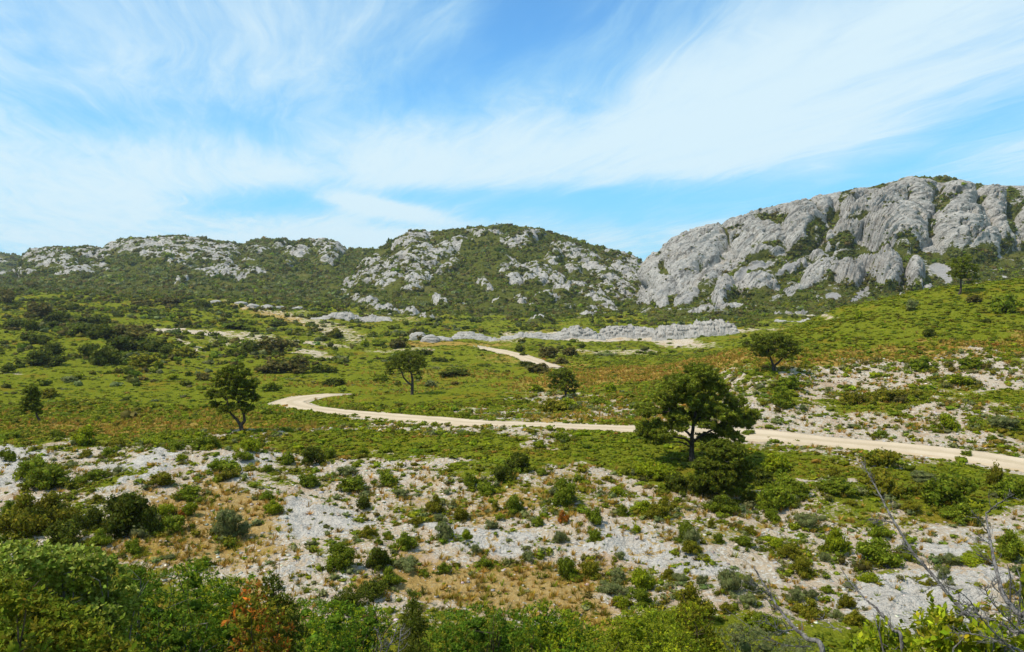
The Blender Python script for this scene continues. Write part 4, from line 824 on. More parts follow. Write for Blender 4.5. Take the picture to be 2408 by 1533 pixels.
X, Y, Z, g, d, r_, td, rs = sample_ground(52000, 17, 78, .35, 141)
n_ = fbm(X, Y, 0 * X, 1.3, 3, .6, 33)
keep = (g + n_ * .9 > .5) & (td > TW * (.72 + .45 * rs.random(len(X)))) & (rs.random(len(X)) > .45 * d); X, Y, Z, d = [a[keep] for a in (X, Y, Z, d)]; n = len(X); w_ = (.14 + .20 * rs.random(n)) * (Y / 38) ** .7
pch = fbm(X, Y, 0 * X, 6, 3, .6, 35); w_ = w_ * (1 + 1.1 * (rs.random(n) < .05)); kd = np.where(pch + .15 * rs.normal(size=n) > .12, pick(rs, n, ['olive', 'straw', 'bright'], [4, .5, 1.5]), pick(rs, n, ['bright', 'green'], [4, 3]))
scatter('heath_cover', T_far, np.stack([X, Y, Z - .03], 1), w_, w_ * .6, kd, M_LEAF, 142); print('heath', n)
rs = np.random.default_rng(77); Y = 8 + 10.5 * rs.random(3600); X = (rs.random(3600) * 2 - 1) * .72 * Y; Z = ground_z(X, Y); w_ = (.35 + .5 * rs.random(3600)) * np.where(Y > 17, .6, 1)
scatter('undergrowth', [clump_tpl(160 + i, 90, .11, .5, .8, .75) for i in range(4)], np.stack([X, Y, Z - .05], 1), w_, w_, pick(rs, 3600, ['lush', 'green', 'olive', 'dark'], [4, 2, 1.5, 2.5]), M_LEAF, 78)
# darker bushes crowding the valley floor and the left slope
X, Y, Z, g, d, r_, td, rs = sample_ground(15000, 62, 345, .6, 43)
px, py = proj(X, Y, Z); cl_ = fbm(X, Y * .7, 0 * X, 15, 3, .6, 44)
left = sstep(px, 1150, 500); want = np.clip(left * .8 + .12 + .5 * sstep(Y, 150, 260), 0, 1) * sstep(cl_ + .30 * left + .25 * sstep(Y, 160, 300), .22, .42) * (1 - .85 * (d > .5))
want = np.where((px < 620) & (py > 885), want * .12, want); want = np.where((px > 1300) & (Y < 150), want * .12, want); want = np.where((px > 640) & (px < 1400) & (Y < 112), want * .15, want)
keep = (rs.random(len(X)) < want) & (g > .45) & (td > TW * 2) & (track_dist(X, Y + 3) > TW)
X, Y, Z, cl_ = [a[keep] for a in (X, Y, Z, cl_)]; n = len(X); w_ = (1.1 + 1.3 * rs.random(n) ** 2) * (Y / 120) ** .35
scatter('valley_bushes', T_far, np.stack([X, Y, Z - .1], 1), w_, w_ * (.55 + .35 * rs.random(n)), pick(rs, n, ['dark', 'brown', 'green', 'olive', 'grey'], [4, 2.4, 3, 1, 1.2]), M_LEAF, 45)
print('valley bushes', n)
# tufts and dwarf bushes on the stony ground
X, Y, Z, g, d, r_, td, rs = sample_ground(80000, 18.5, 110, .3, 47)
n_ = fbm(X, Y, 0 * X, 2.4, 3, .6, 51)
keep = (g < .5) & (td > TW * 1.2) & (rs.random(len(X)) < (.12 + .85 * sstep(n_, -.1, .4)) * (1 - .85 * r_))
X, Y, Z, d = [a[keep] for a in (X, Y, Z, d)]; n = len(X); w_ = (.09 + .60 * rs.random(n) ** 3.0) * (Y / 34) ** .7 + .05
sw = rs.random(n) < .30 + .5 * d; hs = (.10 + .16 * rs.random(sw.sum())) * (Y[sw] / 34) ** .5
scatter('straw_tufts', [blade_tpl(260 + i, 22, 1.0, .9, .05) for i in range(4)], np.stack([X[sw], Y[sw], Z[sw] - .02], 1), hs * 1.5, hs, pick(rs, int(sw.sum()), ['straw', 'olive', 'brown', 'green'], [5, 3, 1.5, 1.5]), M_STRAW, 248)
X, Y, Z, w_ = X[~sw], Y[~sw], Z[~sw], w_[~sw]; n = len(X); kd = pick(rs, n, ['grey', 'green', 'olive', 'bright', 'brown'], [4.5, 4.5, 2, 1.0, 1.5])
ex = np.array([(*ground_hit(e[0], e[1]), e[2], e[3]) for e in EXTRA]); P_ = np.stack([X, Y, Z - .02], 1)
wx = np.concatenate([w_, ex[:, 3] * ex[:, 1] / F]); hx = np.concatenate([w_ * (.45 + .5 * rs.random(n)), ex[:, 4] * ex[:, 1] / F * 1.3]); kd = np.concatenate([kd, [e[4] for e in EXTRA]])
scatter('dwarf_scrub', T_low, np.concatenate([P_, ex[:, :3]]), wx, hx, kd, M_LEAF, 48)
print('dwarf', n)
# skirts of small growth round the larger shrubs, so that neighbours merge
rs = np.random.default_rng(301); SK = []
for o in [o for o in COL.objects if o.name.startswith('shrub') and o.location.y < 75]:
    m_ = rs.integers(3, 9); a = rs.random(m_) * 6.28; r_ = o.scale[0] * (.35 + .45 * rs.random(m_)); SK += [(o.location.x + r_[i] * math.cos(a[i]), o.location.y + r_[i] * .8 * math.sin(a[i]), o.scale[0] * (.18 + .25 * rs.random())) for i in range(m_)]
SK = np.array(SK); SK = SK[track_dist(SK[:, 0], SK[:, 1]) > TW * 1.2]; zz_ = ground_z(SK[:, 0], SK[:, 1])
scatter('shrub_skirts', [clump_tpl(320 + i, 70, .15, .5, .7, .5) for i in range(4)], np.stack([SK[:, 0], SK[:, 1], zz_ - .03], 1), SK[:, 2] + .1, (SK[:, 2] + .1) * .85, pick(rs, len(SK), ['green', 'grey', 'olive', 'bright', 'brown'], [5, 3, 3, 1.5, 1]), M_LEAF, 302)
# dry grass tufts
T_gr = [blade_tpl(60 + i) for i in range(5)]
X, Y, Z, g, d, r_, td, rs = sample_ground(60000, 17, 130, .25, 52)
keep = (td > TW * 1.25) & (rs.random(len(X)) < np.clip(1.7 * d - .2, .10 * (g < .6), .95) * (.35 + .65 * sstep(fbm(X, Y, 0 * X, 2.5, 3, .6, 61), -.3, .3)))
X, Y, Z = X[keep], Y[keep], Z[keep]; n = len(X); h_ = (.16 + .18 * rs.random(n)) * (Y / 34) ** .40
scatter('dry_grass', T_gr, np.stack([X, Y, Z - .02], 1), h_ * 1.3, h_, pick(rs, n, ['straw', 'olive', 'bright'], [7, 2, 1]), M_STRAW, 53)
print('grass', n)
# loose stones
T_st = [stone_tpl(70 + i) for i in range(6)]
X, Y, Z, g, d, r_, td, rs = sample_ground(26000, 18.5, 80, .3, 55)
keep = (g < .6) & (td > TW * .8) & (rs.random(len(X)) < .75 * (1 - .6 * r_)); X, Y, Z = X[keep], Y[keep], Z[keep]; n = len(X)
w_ = (.04 + .16 * rs.random(n) ** 4) * (Y / 30) ** .6 + .02
colr = np.array([.42, .375, .32])[None] * (1 + rs.normal(0, .12, (n, 1))) * np.array([1, .98, .95]) ** rs.normal(0, 1.5, (n, 1))
scatter('loose_stones', T_st, np.stack([X, Y, Z - .01], 1), w_, w_ * .8, ['dark'] * n, M_STONE, 56, colr)
print('stones', n)
# scrub on the hills
def hill_scrub(name, H, n, size, seed, on_rock=.05, kinds=(['dark', 'green', 'brown', 'olive', 'grey'], [4, 4, 2, 1.3, 1.2])):
    rs = np.random.default_rng(seed); Pn, rock = H['P'], H['rock']; nt, nu = H['nt'] + 14, Pn.shape[1]
    d1 = np.linalg.norm(np.diff(Pn, axis=0)[:nt, :-1], axis=-1); d2 = np.linalg.norm(np.diff(Pn, axis=1)[:nt], axis=-1); a = d1 * d2; a *= np.clip(Pn[:nt, :-1, 1] / 400, .3, 3) ** -.7
    x_, y_, z_ = Pn[:nt, :-1, 0], Pn[:nt, :-1, 1], Pn[:nt, :-1, 2]
    cl = fbm(x_, y_, z_, 11, 3, .6, seed)
    w = a * np.where(rock[:nt, :-1] > .45, on_rock * sstep(cl, .0, .5), sstep(cl, -.55, .22)); vis = (H['px'][:nt, :-1] > -160) & (H['px'][:nt, :-1] < 2560); w = (w * vis).ravel(); idx = rs.choice(len(w), n, p=w / w.sum())
    i, j = np.unravel_index(idx, a.shape); fi, fj = rs.random((n, 1)), rs.random((n, 1)); P0 = Pn[i, j] * (1 - fi) * (1 - fj) + Pn[i + 1, j] * fi * (1 - fj) + Pn[i, j + 1] * (1 - fi) * fj + Pn[i + 1, j + 1] * fi * fj
    rk = rock[i, j] > .45; w_ = size * np.exp(rs.normal(0, .35, n)) * (P0[:, 1] / 400) ** .4 * np.where(rk, .55, 1)
    P0[:, 2] -= .25 * w_
    scatter(name, T_far, P0, w_, w_ * (.7 + .4 * rs.random(n)), pick(rs, n, *kinds), M_LEAF, seed + 1)
hill_scrub('ridge_scrub', H1, 24000, 2.6, 81, .5, (['dark', 'green', 'brown', 'grey'], [5, .8, 3, 2.5])); hill_scrub('middle_hill_scrub', H2, 18000, 2.1, 83, .42, (['dark', 'green', 'brown', 'grey', 'olive'], [5, 1.2, 3, 1.5, .5])); hill_scrub('cliff_hill_scrub', H3, 16000, 1.7, 85, .13, (['dark', 'green', 'brown', 'grey', 'olive'], [5, 2, 2.5, 1.2, .8])); hill_scrub('far_hill_scrub', H0, 1200, 4, 87, .3)

# ------------------------------------------------------------ rock outcrops standing in the valley
M_ROCK, q = new_mat('outcrop_rock'); P = q.n('ShaderNodeTexCoord').outputs['Object']
nb = q.noise(P, .8, 6, .7); nc = q.noise(P, 3.0, 5, .7)
c = q.mix(q.ss(nb, .35, .65), (.31, .288, .255), (.42, .395, .355)); c = q.mix(q.ss(nc, .53, .66, 0, .75), c, (.12, .105, .09)); finish(q, c, .95, bump(q, q.math('ADD', nb, nc), .9, .3))
def outcrop(label, lumps, seed, Y=None, split=None):
    """a bare limestone outcrop: weathered lumps grown together, one mesh"""
    rs = np.random.default_rng(seed); b0 = lumps[0]; gx, gy, gz = ground_hit(b0[0], b0[1]); yb = Y or gy; parts = []
    for (px, py, w, h) in lumps:
        u, s = ray(px, py); yy = yb * (1 + .01 * rs.normal()); k = yy / F; x0 = float(u) * yy; zg = float(ground_z(np.array([x0]), np.array([yy]))[0]); top = float(ray(px, py - h)[1]) * yy
        rz = max(top - zg, h * k) * .88; rx = w * k * .62
        th, ph = np.meshgrid(np.linspace(0, math.pi * .62, 22), np.arange(40) / 40 * 2 * math.pi, indexing='ij')
        d = np.stack([np.sin(th) * np.cos(ph), np.sin(th) * np.sin(ph), np.cos(th)], -1); dd = np.sign(d) * np.abs(d) ** .72; V = dd * np.array([rx, rx * .8, rz]) + np.array([x0, yy + rx * .3, zg])
        a, b, c_ = V[..., 0], V[..., 1], V[..., 2]; f1_, f2_ = worley(a * .6, b, c_ * 1.5, 2.2, seed); k_ = rx * .5 + rz * .5
        V = V + d * ((np.minimum(f2_ - f1_, .30) - .2) * 2.0 + .38 * ridged(a * .6, b, c_ * 2.2, 1.7, 4, .6, 3) + .7 * fbm(a * .6, b, c_, 4, 2, .5, seed))[..., None] * min(1, k_ * .30)
        parts.append((V.reshape(-1, 3), grid_faces(22, 40, True)))
        if split:
            o = mk('boulder', *parts[-1], M_ROCK, smooth=False); tag(o, label + ', ' + split[len(parts) - 1], 'boulder', 'pale boulders of the valley')
    if split: return
    V, Fc = tubes(parts); o = mk('rock_outcrop', V, Fc, M_ROCK, smooth=False); tag(o, label, 'rock outcrop', 'limestone outcrops in the valley')
L2 = lambda *L: [(770.2 + .3768 * a, 481.4 + .3768 * b, .3768 * w, .3768 * h) for a, b, w, h in L]
L1_ = lambda *L: [(.3768 * a, 481.4 + .3768 * b, .3768 * w, .3768 * h) for a, b, w, h in L]
outcrop('pale boulder left of the low rock behind the meadow', L2((560, 852, 80, 44), (640, 860, 90, 40), (700, 850, 60, 24), (745, 846, 50, 16)), 3, None, ['leftmost and roundest', 'second from left', 'third from left', 'rightmost and flattest'])
def ledge(label, prof, seed, Y=None, deep=5.0):
    """a long broken limestone ledge: steep cracked front, back easing into the slope. prof: (px, foot py, top py)"""
    prof = np.array(prof, float); gx, gy, gz = ground_hit(prof[0, 0], prof[0, 1]); Yb = Y or gy; n = int((prof[-1, 0] - prof[0, 0]) / 1.1); m = 34
    PX = np.linspace(prof[0, 0], prof[-1, 0], n); ft = np.interp(PX, prof[:, 0], prof[:, 1]); tp = np.interp(PX, prof[:, 0], prof[:, 2])
    tp = tp + 0 * PX; ends = np.minimum(1, np.minimum(np.arange(n), np.arange(n)[::-1]) / 5)
    u, _ = ray(PX, tp); X0 = u * Yb; zg = ground_z(X0, Yb + 0 * X0); H = np.maximum((ft - tp) * Yb / F, .4) * ends
    H = H * (.66 + .26 * sstep(fbm(X0, 0 * X0, 0 * X0, 14, 3, .4, seed), -.45, .45) + .12 * fbm(X0, 0 * X0, 0 * X0, 1.4, 3, .6, seed)); t_ = np.linspace(0, 1, m)[:, None]
    hh = np.where(t_ < .5, np.interp(t_, [0, .12, .35, .5], [0, .42, .85, 1]), 1 - sstep(t_, .5, 1.0)); yo = np.interp(t_, [0, .12, .35, .5, 1], [0, .8, 2.2, 3.4, deep]) * (.5 + .25 * H[None])
    x = X0[None] + 0 * t_; y = Yb + yo - 1.5; z = zg[None] + hh * H[None] - .25 * ((t_ == 0) | (t_ == 1)) ; lay = np.round(z / .55 + fbm(x, y, z, 5, 2, .5, 2)) * .55
    f1_, f2_ = worley(x * .7, y, z * 1.6, 1.7, seed); f3_, f4_ = worley(x, y, z * 2, .75, seed + 1)
    dsp = (np.minimum(f2_ - f1_, .3) - .2) * 3.0 + (np.minimum(f4_ - f3_, .3) - .2) * .8 + .3 * ridged(x * .6, y, z * 2.6, 1.8, 4, .6, 3); k = np.clip(H / 2.5, .15, 1.1)[None] * np.clip(hh * 3, 0, 1)
    y = y - dsp * .6 * k; z = z * .5 + np.where(hh > .1, lay, z) * .5 + dsp * .14 * k
    o = mk('rock_outcrop', np.stack([x, y, z], -1).reshape(-1, 3), grid_faces(m, n), M_ROCK); tag(o, label, 'rock outcrop', 'limestone outcrops in the valley')
G2 = lambda *L: [(770.2 + .3768 * a, 481.4 + .3768 * b, 481.4 + .3768 * c) for a, b, c in L]
G3 = lambda *L: [(1540.5 + .3768 * a, 385.1 + .3768 * b, 385.1 + .3768 * c) for a, b, c in L]
G1 = lambda *L: [(.3768 * a, 481.4 + .3768 * b, 481.4 + .3768 * c) for a, b, c in L]
ledge('low light rock behind the grassy rise left of the far track', G2((760, 838, 828), (800, 838, 805), (850, 836, 785), (900, 836, 795), (960, 836, 802), (1020, 838, 815), (1070, 838, 830)), 4)
ledge('long pale rock ledge above the far stretch of track', G2((1070, 838, 825), (1110, 838, 800), (1200, 838, 785), (1290, 838, 790), (1390, 834, 785), (1480, 830, 765), (1560, 828, 752), (1640, 826, 760), (1700, 822, 775), (1740, 822, 800)), 5)
ledge('highest grey rock ridge of the valley, right of the long ledge', G2((1690, 830, 800), (1710, 832, 750), (1760, 832, 735), (1840, 834, 738), (1900, 836, 742), (1950, 842, 770), (2010, 850, 790), (2080, 862, 812), (2120, 868, 845)), 6, deep=7)
ledge('broad grey boulder ridge below the cliff, behind the right slope', G3((-20, 1100, 1080), (10, 1105, 1030), (60, 1112, 1008), (140, 1118, 1005), (220, 1128, 1015), (300, 1138, 1020), (370, 1144, 1035), (440, 1146, 1045), (500, 1148, 1085), (525, 1150, 1120)), 7, deep=8)
ledge('broken white rock spur running down left of the valley boulders', G1((1900, 712, 704), (1960, 725, 712), (2040, 748, 722), (2100, 775, 735), (2180, 800, 745), (2260, 822, 765), (2330, 840, 785), (2400, 848, 812), (2450, 852, 835)), 8)
ledge('flat white ledge on the grass below the cliff foot', G3((740, 954, 948), (770, 956, 936), (830, 958, 948), (900, 960, 950), (955, 958, 938), (1010, 960, 952), (1080, 958, 950), (1130, 955, 951)), 10, 250)
outcrop('pale stone in the climbing line above the rock spur', L1_((1340, 622, 50, 16), (1500, 640, 60, 18), (1580, 658, 60, 20), (1660, 674, 60, 18), (1740, 690, 50, 16), (1850, 700, 60, 18)), 9, None, ['topmost', 'second from top', 'third from top', 'fourth from top', 'fifth from top', 'lowest'])

# ------------------------------------------------------------ foreground bushes with branches and rosettes of leaves
def hero(name, label, cat, lobes, Y, kind, leaf, nros, per=7, asp=.5, nst=14, seed=0, group=None, kind2=None, depth=.8, twig=M_TWIG, rs_r=1.0):
    rs = np.random.default_rng(500 + seed); k = Y / F; L = []
    for cx, cy, rx, ry in lobes:
        u, s = ray(cx, cy); y = Y * (1 + .05 * rs.normal()); L.append([float(u) * y, y, float(s) * y, rx * k, max(rx * k * depth, .12), ry * k])
    L = np.array(L); bx = L[:, 0].mean(); by = L[:, 1].mean(); bz = float(ground_z(np.array([bx]), np.array([by]))[0]) - .05
    root = bpy.data.objects.new(name, None); COL.objects.link(root); root.location = (bx, by, bz); tag(root, label, cat, group); root.empty_display_size = .3
    L[:, 0] -= bx; L[:, 1] -= by; L[:, 2] -= bz
    # lower skirt so the bush stands on the ground
    for l in list(L):
        z = l[2] - l[5] * .9
        while z > .3: L = np.vstack([L, [l[0] * .85, l[1] * .9, z, l[3] * .85, l[4] * .85, max(l[5] * .8, .3)]]); z -= max(l[5], .4)
    top = np.arange(len(L)) < len(lobes); w = np.where(top, 1, .28) * L[:, 3] * (L[:, 4] + L[:, 5]); kx = rs.choice(len(L), nros, p=w / w.sum())
    d = rs.normal(size=(nros, 3)); d[:, 2] = np.abs(d[:, 2]) * np.where(rs.random(nros) < .8, 1, -1); d /= np.linalg.norm(d, axis=1)[:, None]
    bum = 1 + .25 * perlin(d[:, 0] * 2.4 + kx, d[:, 1] * 2.4, d[:, 2] * 2.4 + kx * 1.7); C = L[kx, :3] + d * L[kx, 3:6] * ((.62 + .40 * rs.random(nros) ** .5) * bum)[:, None]
    ax = d + np.array([0, 0, .7]) + rs.normal(size=(nros, 3)) * .35; ax /= np.linalg.norm(ax, axis=1)[:, None]
    C = C.repeat(per, 0); ax = ax.repeat(per, 0); up = d[:, 2].repeat(per); rnd = rs.normal(size=(len(C), 3)); rnd -= ax * (rnd * ax).sum(1)[:, None]; rnd /= np.linalg.norm(rnd, axis=1)[:, None]
    dr = ax * (.35 + .8 * rs.random((len(C), 1))) + rnd; dr /= np.linalg.norm(dr, axis=1)[:, None]; side = np.cross(dr, ax + rs.normal(size=ax.shape) * .3); side /= np.linalg.norm(side, axis=1)[:, None] + 1e-9
    ln = (leaf * 1.25 * np.exp(rs.normal(0, .22, len(C))))[:, None]; C = C + ax * (rs.random((len(C), 1)) - .5) * leaf * 1.6 * rs_r; nn = np.cross(side, dr)
    V = np.stack([C, C + dr * ln * .5 + side * ln * asp * .5 + nn * ln * .06, C + dr * ln, C + dr * ln * .5 - side * ln * asp * .5 + nn * ln * .06], 1).reshape(-1, 3); i = np.arange(len(C))[:, None] * 4
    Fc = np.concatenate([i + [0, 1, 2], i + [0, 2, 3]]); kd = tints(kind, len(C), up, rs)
    if kind2:
        rb = np.repeat(rs.random(nros) < kind2[1], per); kd[rb] = tints(kind2[0], rb.sum(), up[rb], rs)
    parts = [(V, Fc, kd.repeat(4, 0))]
    for l in L:
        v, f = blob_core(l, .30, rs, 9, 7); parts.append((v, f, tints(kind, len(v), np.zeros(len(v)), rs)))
    mk('foliage', *[(a_ if i_ < 2 else M_LEAF) for i_, a_ in enumerate(join(parts)[:2] + (0,))], {'tint': join(parts)[2]}, parent=root)
    tb = []
    for _ in range(nst):
        l = L[rs.integers(0, len(lobes))]; e = l[:3] + rs.normal(size=3) * l[3:6] * .5; b = np.array([rs.normal() * .12, rs.normal() * .12, 0]) + np.array([l[0] * .5, l[1] * .3, 0]); P = smooth_path([b, (b + e) / 2 + rs.normal(size=3) * .10, e], 9, .012, rs)
        tb.append(tube(P, np.linspace(.022, .006, 9), 5))
        for _ in range(5):
            a = P[rs.integers(4, 9)]; tb.append(tube(smooth_path([a, a + rs.normal(size=3) * l[3:6] * .5 + [0, 0, .1]], 4), [.006, .005, .004, .002], 4))
    v, f = tubes(tb); mk('branches', v, f, twig, parent=root, smooth=True); return root
hero('broadleaf_bush', 'large pale-leaved bush filling the lower left corner, glossy light green leaves', 'bush', [(40, 1335, 80, 50), (120, 1330, 70, 40), (190, 1335, 70, 42), (250, 1370, 50, 50), (290, 1420, 40, 40), (60, 1400, 90, 60), (160, 1410, 90, 60), (230, 1450, 80, 50)], 10.5, 'pale', .048, 4600, 7, .62, 22, 1, twig=M_DEAD)
hero('broadleaf_bush', 'olive bush with orange-tipped leaves at the very bottom left corner', 'bush', [(30, 1450, 90, 60), (110, 1480, 90, 60), (170, 1520, 100, 50), (40, 1540, 120, 60), (250, 1560, 90, 40), (20, 1405, 50, 30)], 8.2, 'green', .042, 3600, 7, .5, 14, 2, None, ('olive', .45))
hero('broadleaf_bush', 'rust and orange leaved young bush among green shrubs at the bottom', 'bush', [(600, 1410, 34, 40), (580, 1460, 46, 46), (640, 1480, 38, 50), (600, 1530, 60, 50), (650, 1540, 40, 40)], 11.5, 'olive', .05, 900, 6, .5, 10, 3, None, ('rusty', .40))
hero('bush', 'mid green bush close behind the pale-leaved bush', 'bush', [(320, 1380, 50, 36), (360, 1440, 80, 50), (300, 1490, 70, 50), (420, 1500, 90, 50), (400, 1560, 120, 50)], 12.5, 'lush', .05, 2400, 6, .35, 18, 4, None, ('olive', .15), twig=M_DEAD)
hero('bush', 'bright green bush left of the rust-coloured young bush', 'bush', [(470, 1395, 70, 36), (545, 1400, 60, 40), (520, 1440, 80, 50), (560, 1480, 70, 50), (500, 1530, 80, 50), (450, 1350, 60, 20)], 13.5, 'lush', .045, 2600, 6, .4, 14, 5, None, ('bright', .4))
hero('bush', 'dark bush right behind the rust-coloured young bush', 'bush', [(640, 1400, 26, 50), (660, 1450, 40, 50), (680, 1500, 40, 50)], 13.0, 'dark', .05, 900, 6, .4, 8, 6)
hero('juniper', 'narrow dark juniper spire rising from the bottom edge', 'juniper', [(970, 1412, 12, 22), (968, 1440, 24, 28), (972, 1470, 32, 30), (966, 1505, 36, 34), (972, 1545, 42, 36)], 14.5, 'dark', .05, 1500, 6, .25, 8, 7, depth=1.0)
hero('bush', 'low green bush left of the juniper spire at the bottom edge', 'bush', [(720, 1440, 50, 30), (790, 1455, 60, 34), (870, 1460, 50, 32), (750, 1500, 90, 40), (860, 1510, 80, 40)], 15.5, 'lush', .045, 2400, 6, .4, 14, 8, None, ('bright', .25))
hero('bush', 'dark bush sunk in the gully left of the juniper spire', 'bush', [(830, 1410, 40, 26), (880, 1385, 34, 22), (800, 1420, 30, 20)], 19.0, 'dark', .05, 900, 6, .4, 6, 9)
hero('bush', 'wide green bush right of the juniper spire', 'bush', [(1050, 1475, 60, 36), (1120, 1465, 70, 34), (1190, 1475, 60, 36), (1080, 1520, 90, 40), (1180, 1525, 80, 40)], 15.5, 'lush', .045, 2600, 6, .38, 14, 10, None, ('olive', .15))
hero('bush', 'tall bright green bush at the centre of the bottom edge', 'bush', [(1270, 1455, 46, 36), (1320, 1480, 50, 40), (1260, 1510, 60, 50), (1360, 1500, 50, 34), (1330, 1540, 70, 40)], 16.0, 'lush', .045, 2200, 6, .4, 12, 11, None, ('bright', .5))
hero('bush', 'green bush right of centre at the bottom, bare earth behind', 'bush', [(1450, 1490, 50, 34), (1500, 1465, 50, 34), (1550, 1480, 50, 40), (1470, 1530, 80, 40), (1580, 1530, 70, 40)], 16.0, 'bright', .045, 2300, 6, .4, 12, 12, None, ('green', .6))
hero('bush', 'yellow-olive bush near the leftmost dead branch', 'bush', [(1620, 1450, 44, 30), (1640, 1490, 46, 34), (1680, 1520, 60, 40), (1590, 1500, 40, 30)], 17.0, 'olive', .045, 1400, 6, .42, 10, 13, None, ('bright', .4))
hero('bush', 'low grey-green bush under the leftmost dead branch', 'bush', [(1740, 1500, 50, 26), (1800, 1520, 60, 30), (1880, 1530, 50, 26)], 15.0, 'grey', .04, 900, 6, .3, 10, 14, twig=M_DEAD)
hero('evergreen_bush', 'glossy yellow-green bush at bottom right, nearest to the viewer', 'bush', [(2190, 1475, 34, 26), (2240, 1490, 50, 26), (2300, 1500, 50, 26), (2210, 1520, 50, 26), (2280, 1540, 60, 30), (2370, 1520, 40, 26), (2330, 1490, 24, 20)], 5.6, 'bright', .045, 430, 7, .5, 14, 15, None, ('olive', .3), twig=M_DEAD, rs_r=1.6)
hero('evergreen_bush', 'small sprigs of glossy leaves left of the nearest yellow-green bush', 'bush', [(2070, 1510, 36, 22), (2120, 1525, 34, 22), (2020, 1530, 30, 16), (2075, 1490, 14, 12)], 5.8, 'bright', .04, 170, 7, .5, 8, 16, None, ('green', .4), twig=M_DEAD, rs_r=1.6)
hero('evergreen_bush', 'sprig of bright leaves cut off by the right edge', 'bush', [(2405, 1365, 14, 20), (2410, 1400, 16, 26), (2420, 1450, 20, 30)], 6.2, 'bright', .04, 80, 7, .5, 4, 17, twig=M_DEAD, rs_r=1.4)

# ------------------------------------------------------------ bare dead stems in the right foreground
def dead(label, paths, Y, seed, twn=26, tl=60):
    """paths: [(pixel path, thick start px, thick end px)]; twigs fork off along them"""
    rs = np.random.default_rng(900 + seed); k = Y / F; root = bpy.data.objects.new('dead_shrub', None); COL.objects.link(root)
    p0 = paths[0][0][0]; u, s = ray(*p0); bx, by = float(u) * Y + .1, Y + .1; bz = float(ground_z(np.array([bx]), np.array([by]))[0]); root.location = (bx, by, bz); tag(root, label, 'dead shrub', 'bare dead shrubs in the foreground'); o_ = np.array([bx, by, bz])
    def W3(p, dy=0): u, s = ray(*p); y = Y + dy; return np.array([float(u) * y, y, float(s) * y]) - o_
    tw = []; first = True
    for pth, r0, r1 in paths:
        a = rs.normal() * .15; pts = [W3(p, a * i / max(1, len(pth) - 1) if not first else .12 * i) for i, p in enumerate(pth)]
        if first: pts = [np.zeros(3)] + pts
        Q = smooth_path(pts, 10 * len(pts), .0022, rs); rad = np.linspace(r0 * (1.5 if first else 1), r1, len(Q)) * k * .5
        v, f = tube(Q, rad * 1.3, 6); stem_ = mk('stem', v, f, M_DEAD, parent=root, smooth=True); tw = []; lo = len(Q) // (3 if first else 8)
        for _ in range(int(twn * len(pth) / 4)):
            i = rs.integers(lo, len(Q) - 1); t_ = Q[min(i + 1, len(Q) - 1)] - Q[i - 1]; t_ /= np.linalg.norm(t_); sd = rs.normal(size=3) * [1, .7, 1]; sd -= t_ * sd.dot(t_); sd /= np.linalg.norm(sd); l = tl * k * (.3 + .9 * rs.random()) * (1.15 - i / len(Q) * .6)
            e = Q[i] + (t_ * .8 + sd * .8 + [0, 0, .15]) * l * .7; mid = (Q[i] + e) / 2 + sd * l * .12; R_ = smooth_path([Q[i], mid, e], 7, .0015, rs); tw.append(tube(R_, np.linspace(1.6, .5, 7) * k * .5 * 1.15, 4))
            for _ in range(2):
                j = rs.integers(2, 6); e2 = R_[j] + (t_ * .6 + rs.normal(size=3) * .6) * l * .35; tw.append(tube(smooth_path([R_[j], e2], 4), np.linspace(1.0, .4, 4) * k * .5 * 1.1, 3))
        first = False
        v, f = tubes(tw); mk('twigs', v, f, M_DEAD, parent=stem_, smooth=True)
k6 = lambda *L: [(1540.5 + .3717 * a, 962.8 + .3717 * b) for a, b in L]
dead('bare dark stem leaning left over the pale rubble, leftmost of the dead shrubs', [(k6((1060, 1540), (960, 1450), (860, 1360), (790, 1270), (700, 1130), (620, 990)), 8, 2), (k6((980, 1500), (820, 1490), (680, 1430)), 2.4, 1), (k6((880, 1390), (800, 1400), (740, 1370), (660, 1330)), 3, 1), (k6((740, 1190), (660, 1130), (600, 1050)), 2.4, 1), (k6((790, 1270), (730, 1240), (725, 1160)), 2, 1)], 5.6, 1, 16, 46)
dead('thin bare stem between the leftmost and the longest dead shrubs', [(k6((1560, 1490), (1500, 1390), (1400, 1260), (1320, 1190), (1240, 1100), (1170, 1000)), 5, 1.6), (k6((1300, 1160), (1240, 1130), (1130, 1060)), 1.6, .8), (k6((1180, 1410), (1090, 1350), (1030, 1300)), 2, 1)], 5.9, 2, 7, 40)
dead('longest pale grey stem slanting from the bottom right corner up to the track', [(k6((2330, 1560), (2200, 1480), (2060, 1380), (1930, 1260), (1830, 1140), (1740, 1030), (1640, 920), (1540, 760), (1470, 640), (1420, 540), (1360, 430), (1305, 330)), 7, 2.2), (k6((1510, 715), (1440, 700), (1350, 690)), 3, 1.2), (k6((1660, 930), (1600, 880), (1560, 850)), 2.4, 1), (k6((2200, 1480), (2080, 1350), (1960, 1180), (1800, 1110), (1700, 1150)), 3, 1), (k6((2060, 1380), (1960, 1250), (1860, 1170), (1780, 1060)), 3, 1)], 5.2, 3, 18, 44)
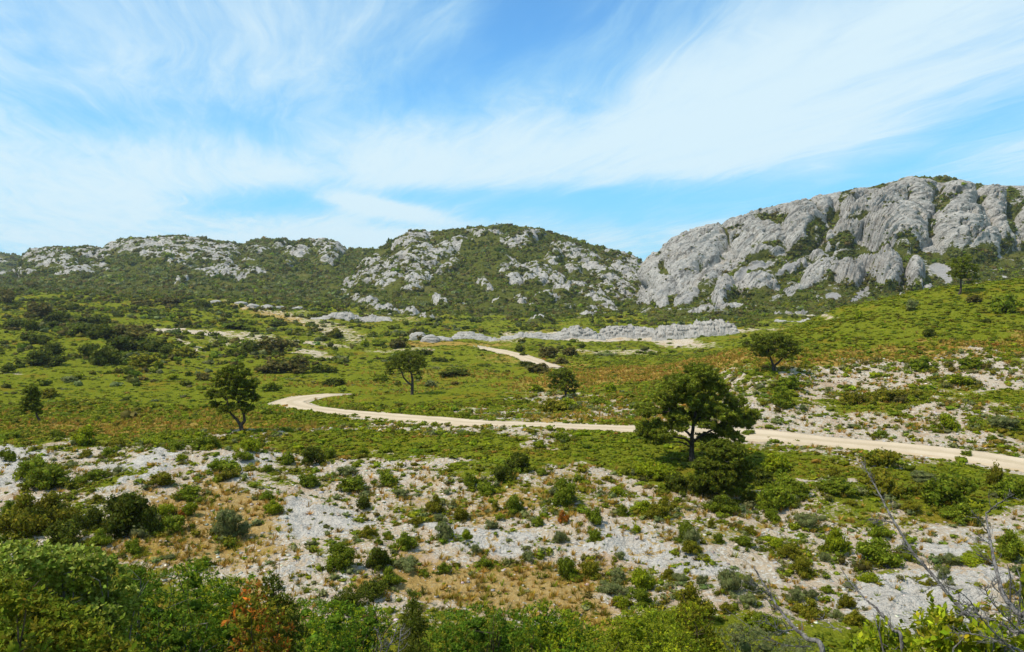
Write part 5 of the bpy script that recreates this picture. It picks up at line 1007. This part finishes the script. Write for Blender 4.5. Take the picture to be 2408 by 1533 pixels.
dead('dark upright dead stem with an elbow at its top near the right edge', [(k6((2400, 1370), (2300, 1290), (2200, 1170), (2165, 1050), (2130, 900), (2105, 760), (2090, 650)), 9, 3), (k6((2090, 655), (2150, 610), (2210, 570), (2270, 535)), 3.4, 1.4), (k6((2105, 780), (2050, 700), (2005, 650)), 2, 1), (k6((2110, 850), (2060, 810), (2040, 790)), 1.8, 1), (k6((2135, 970), (2080, 940), (2030, 910)), 1.8, 1), (k6((2195, 1170), (2130, 1110), (2150, 1060)), 2.2, 1)], 4.9, 4, 9, 46)
dead('tangle of pale dead branches in the bottom right corner', [(k6((2380, 1480), (2260, 1400), (2140, 1330), (1980, 1300), (1900, 1300)), 6, 1.5), (k6((2330, 1420), (2230, 1330), (2110, 1190), (2080, 1120)), 3, 1), (k6((2380, 1560), (2180, 1470), (2010, 1420), (1860, 1410)), 5, 1.5), (k6((2300, 1560), (2180, 1450), (2040, 1300), (1950, 1210)), 4, 1), (k6((2390, 1350), (2330, 1330), (2240, 1250)), 3, 1), (k6((2331, 1250), (2310, 1180), (2250, 1120)), 2, 1)], 4.7, 5, 26, 60)
dead('few bare grey twigs standing in the green bushes by the juniper spire', [([(905, 1560), (925, 1500), (935, 1465)], 3, 1), ([(890, 1560), (896, 1510), (888, 1480)], 2.4, 1), ([(935, 1550), (940, 1500), (942, 1478)], 2.4, 1)], 12.0, 6, 18, 40)

# ------------------------------------------------------------ thin summer haze
HX, HY0, HY1, HZ0, HZ1 = 1520, -1520, 1520, -24, 110
v = [(x, y, z) for x in (-HX, HX) for y in (HY0, HY1) for z in (HZ0, HZ1)]
f = [(0, 1, 3, 2), (4, 6, 7, 5), (0, 4, 5, 1), (2, 3, 7, 6), (0, 2, 6, 4), (1, 5, 7, 3)]
M_HAZE, q = new_mat('haze'); pv = q.n('ShaderNodeVolumePrincipled'); pv.inputs['Color'].default_value = (.82, .90, 1, 1); pv.inputs['Density'].default_value = 0.00012; pv.inputs['Anisotropy'].default_value = .3
ow = q.n('ShaderNodeOutputMaterial'); q.l(pv.outputs[0], ow.inputs['Volume'])
tag(mk('haze', v, f, M_HAZE), kind='stuff')
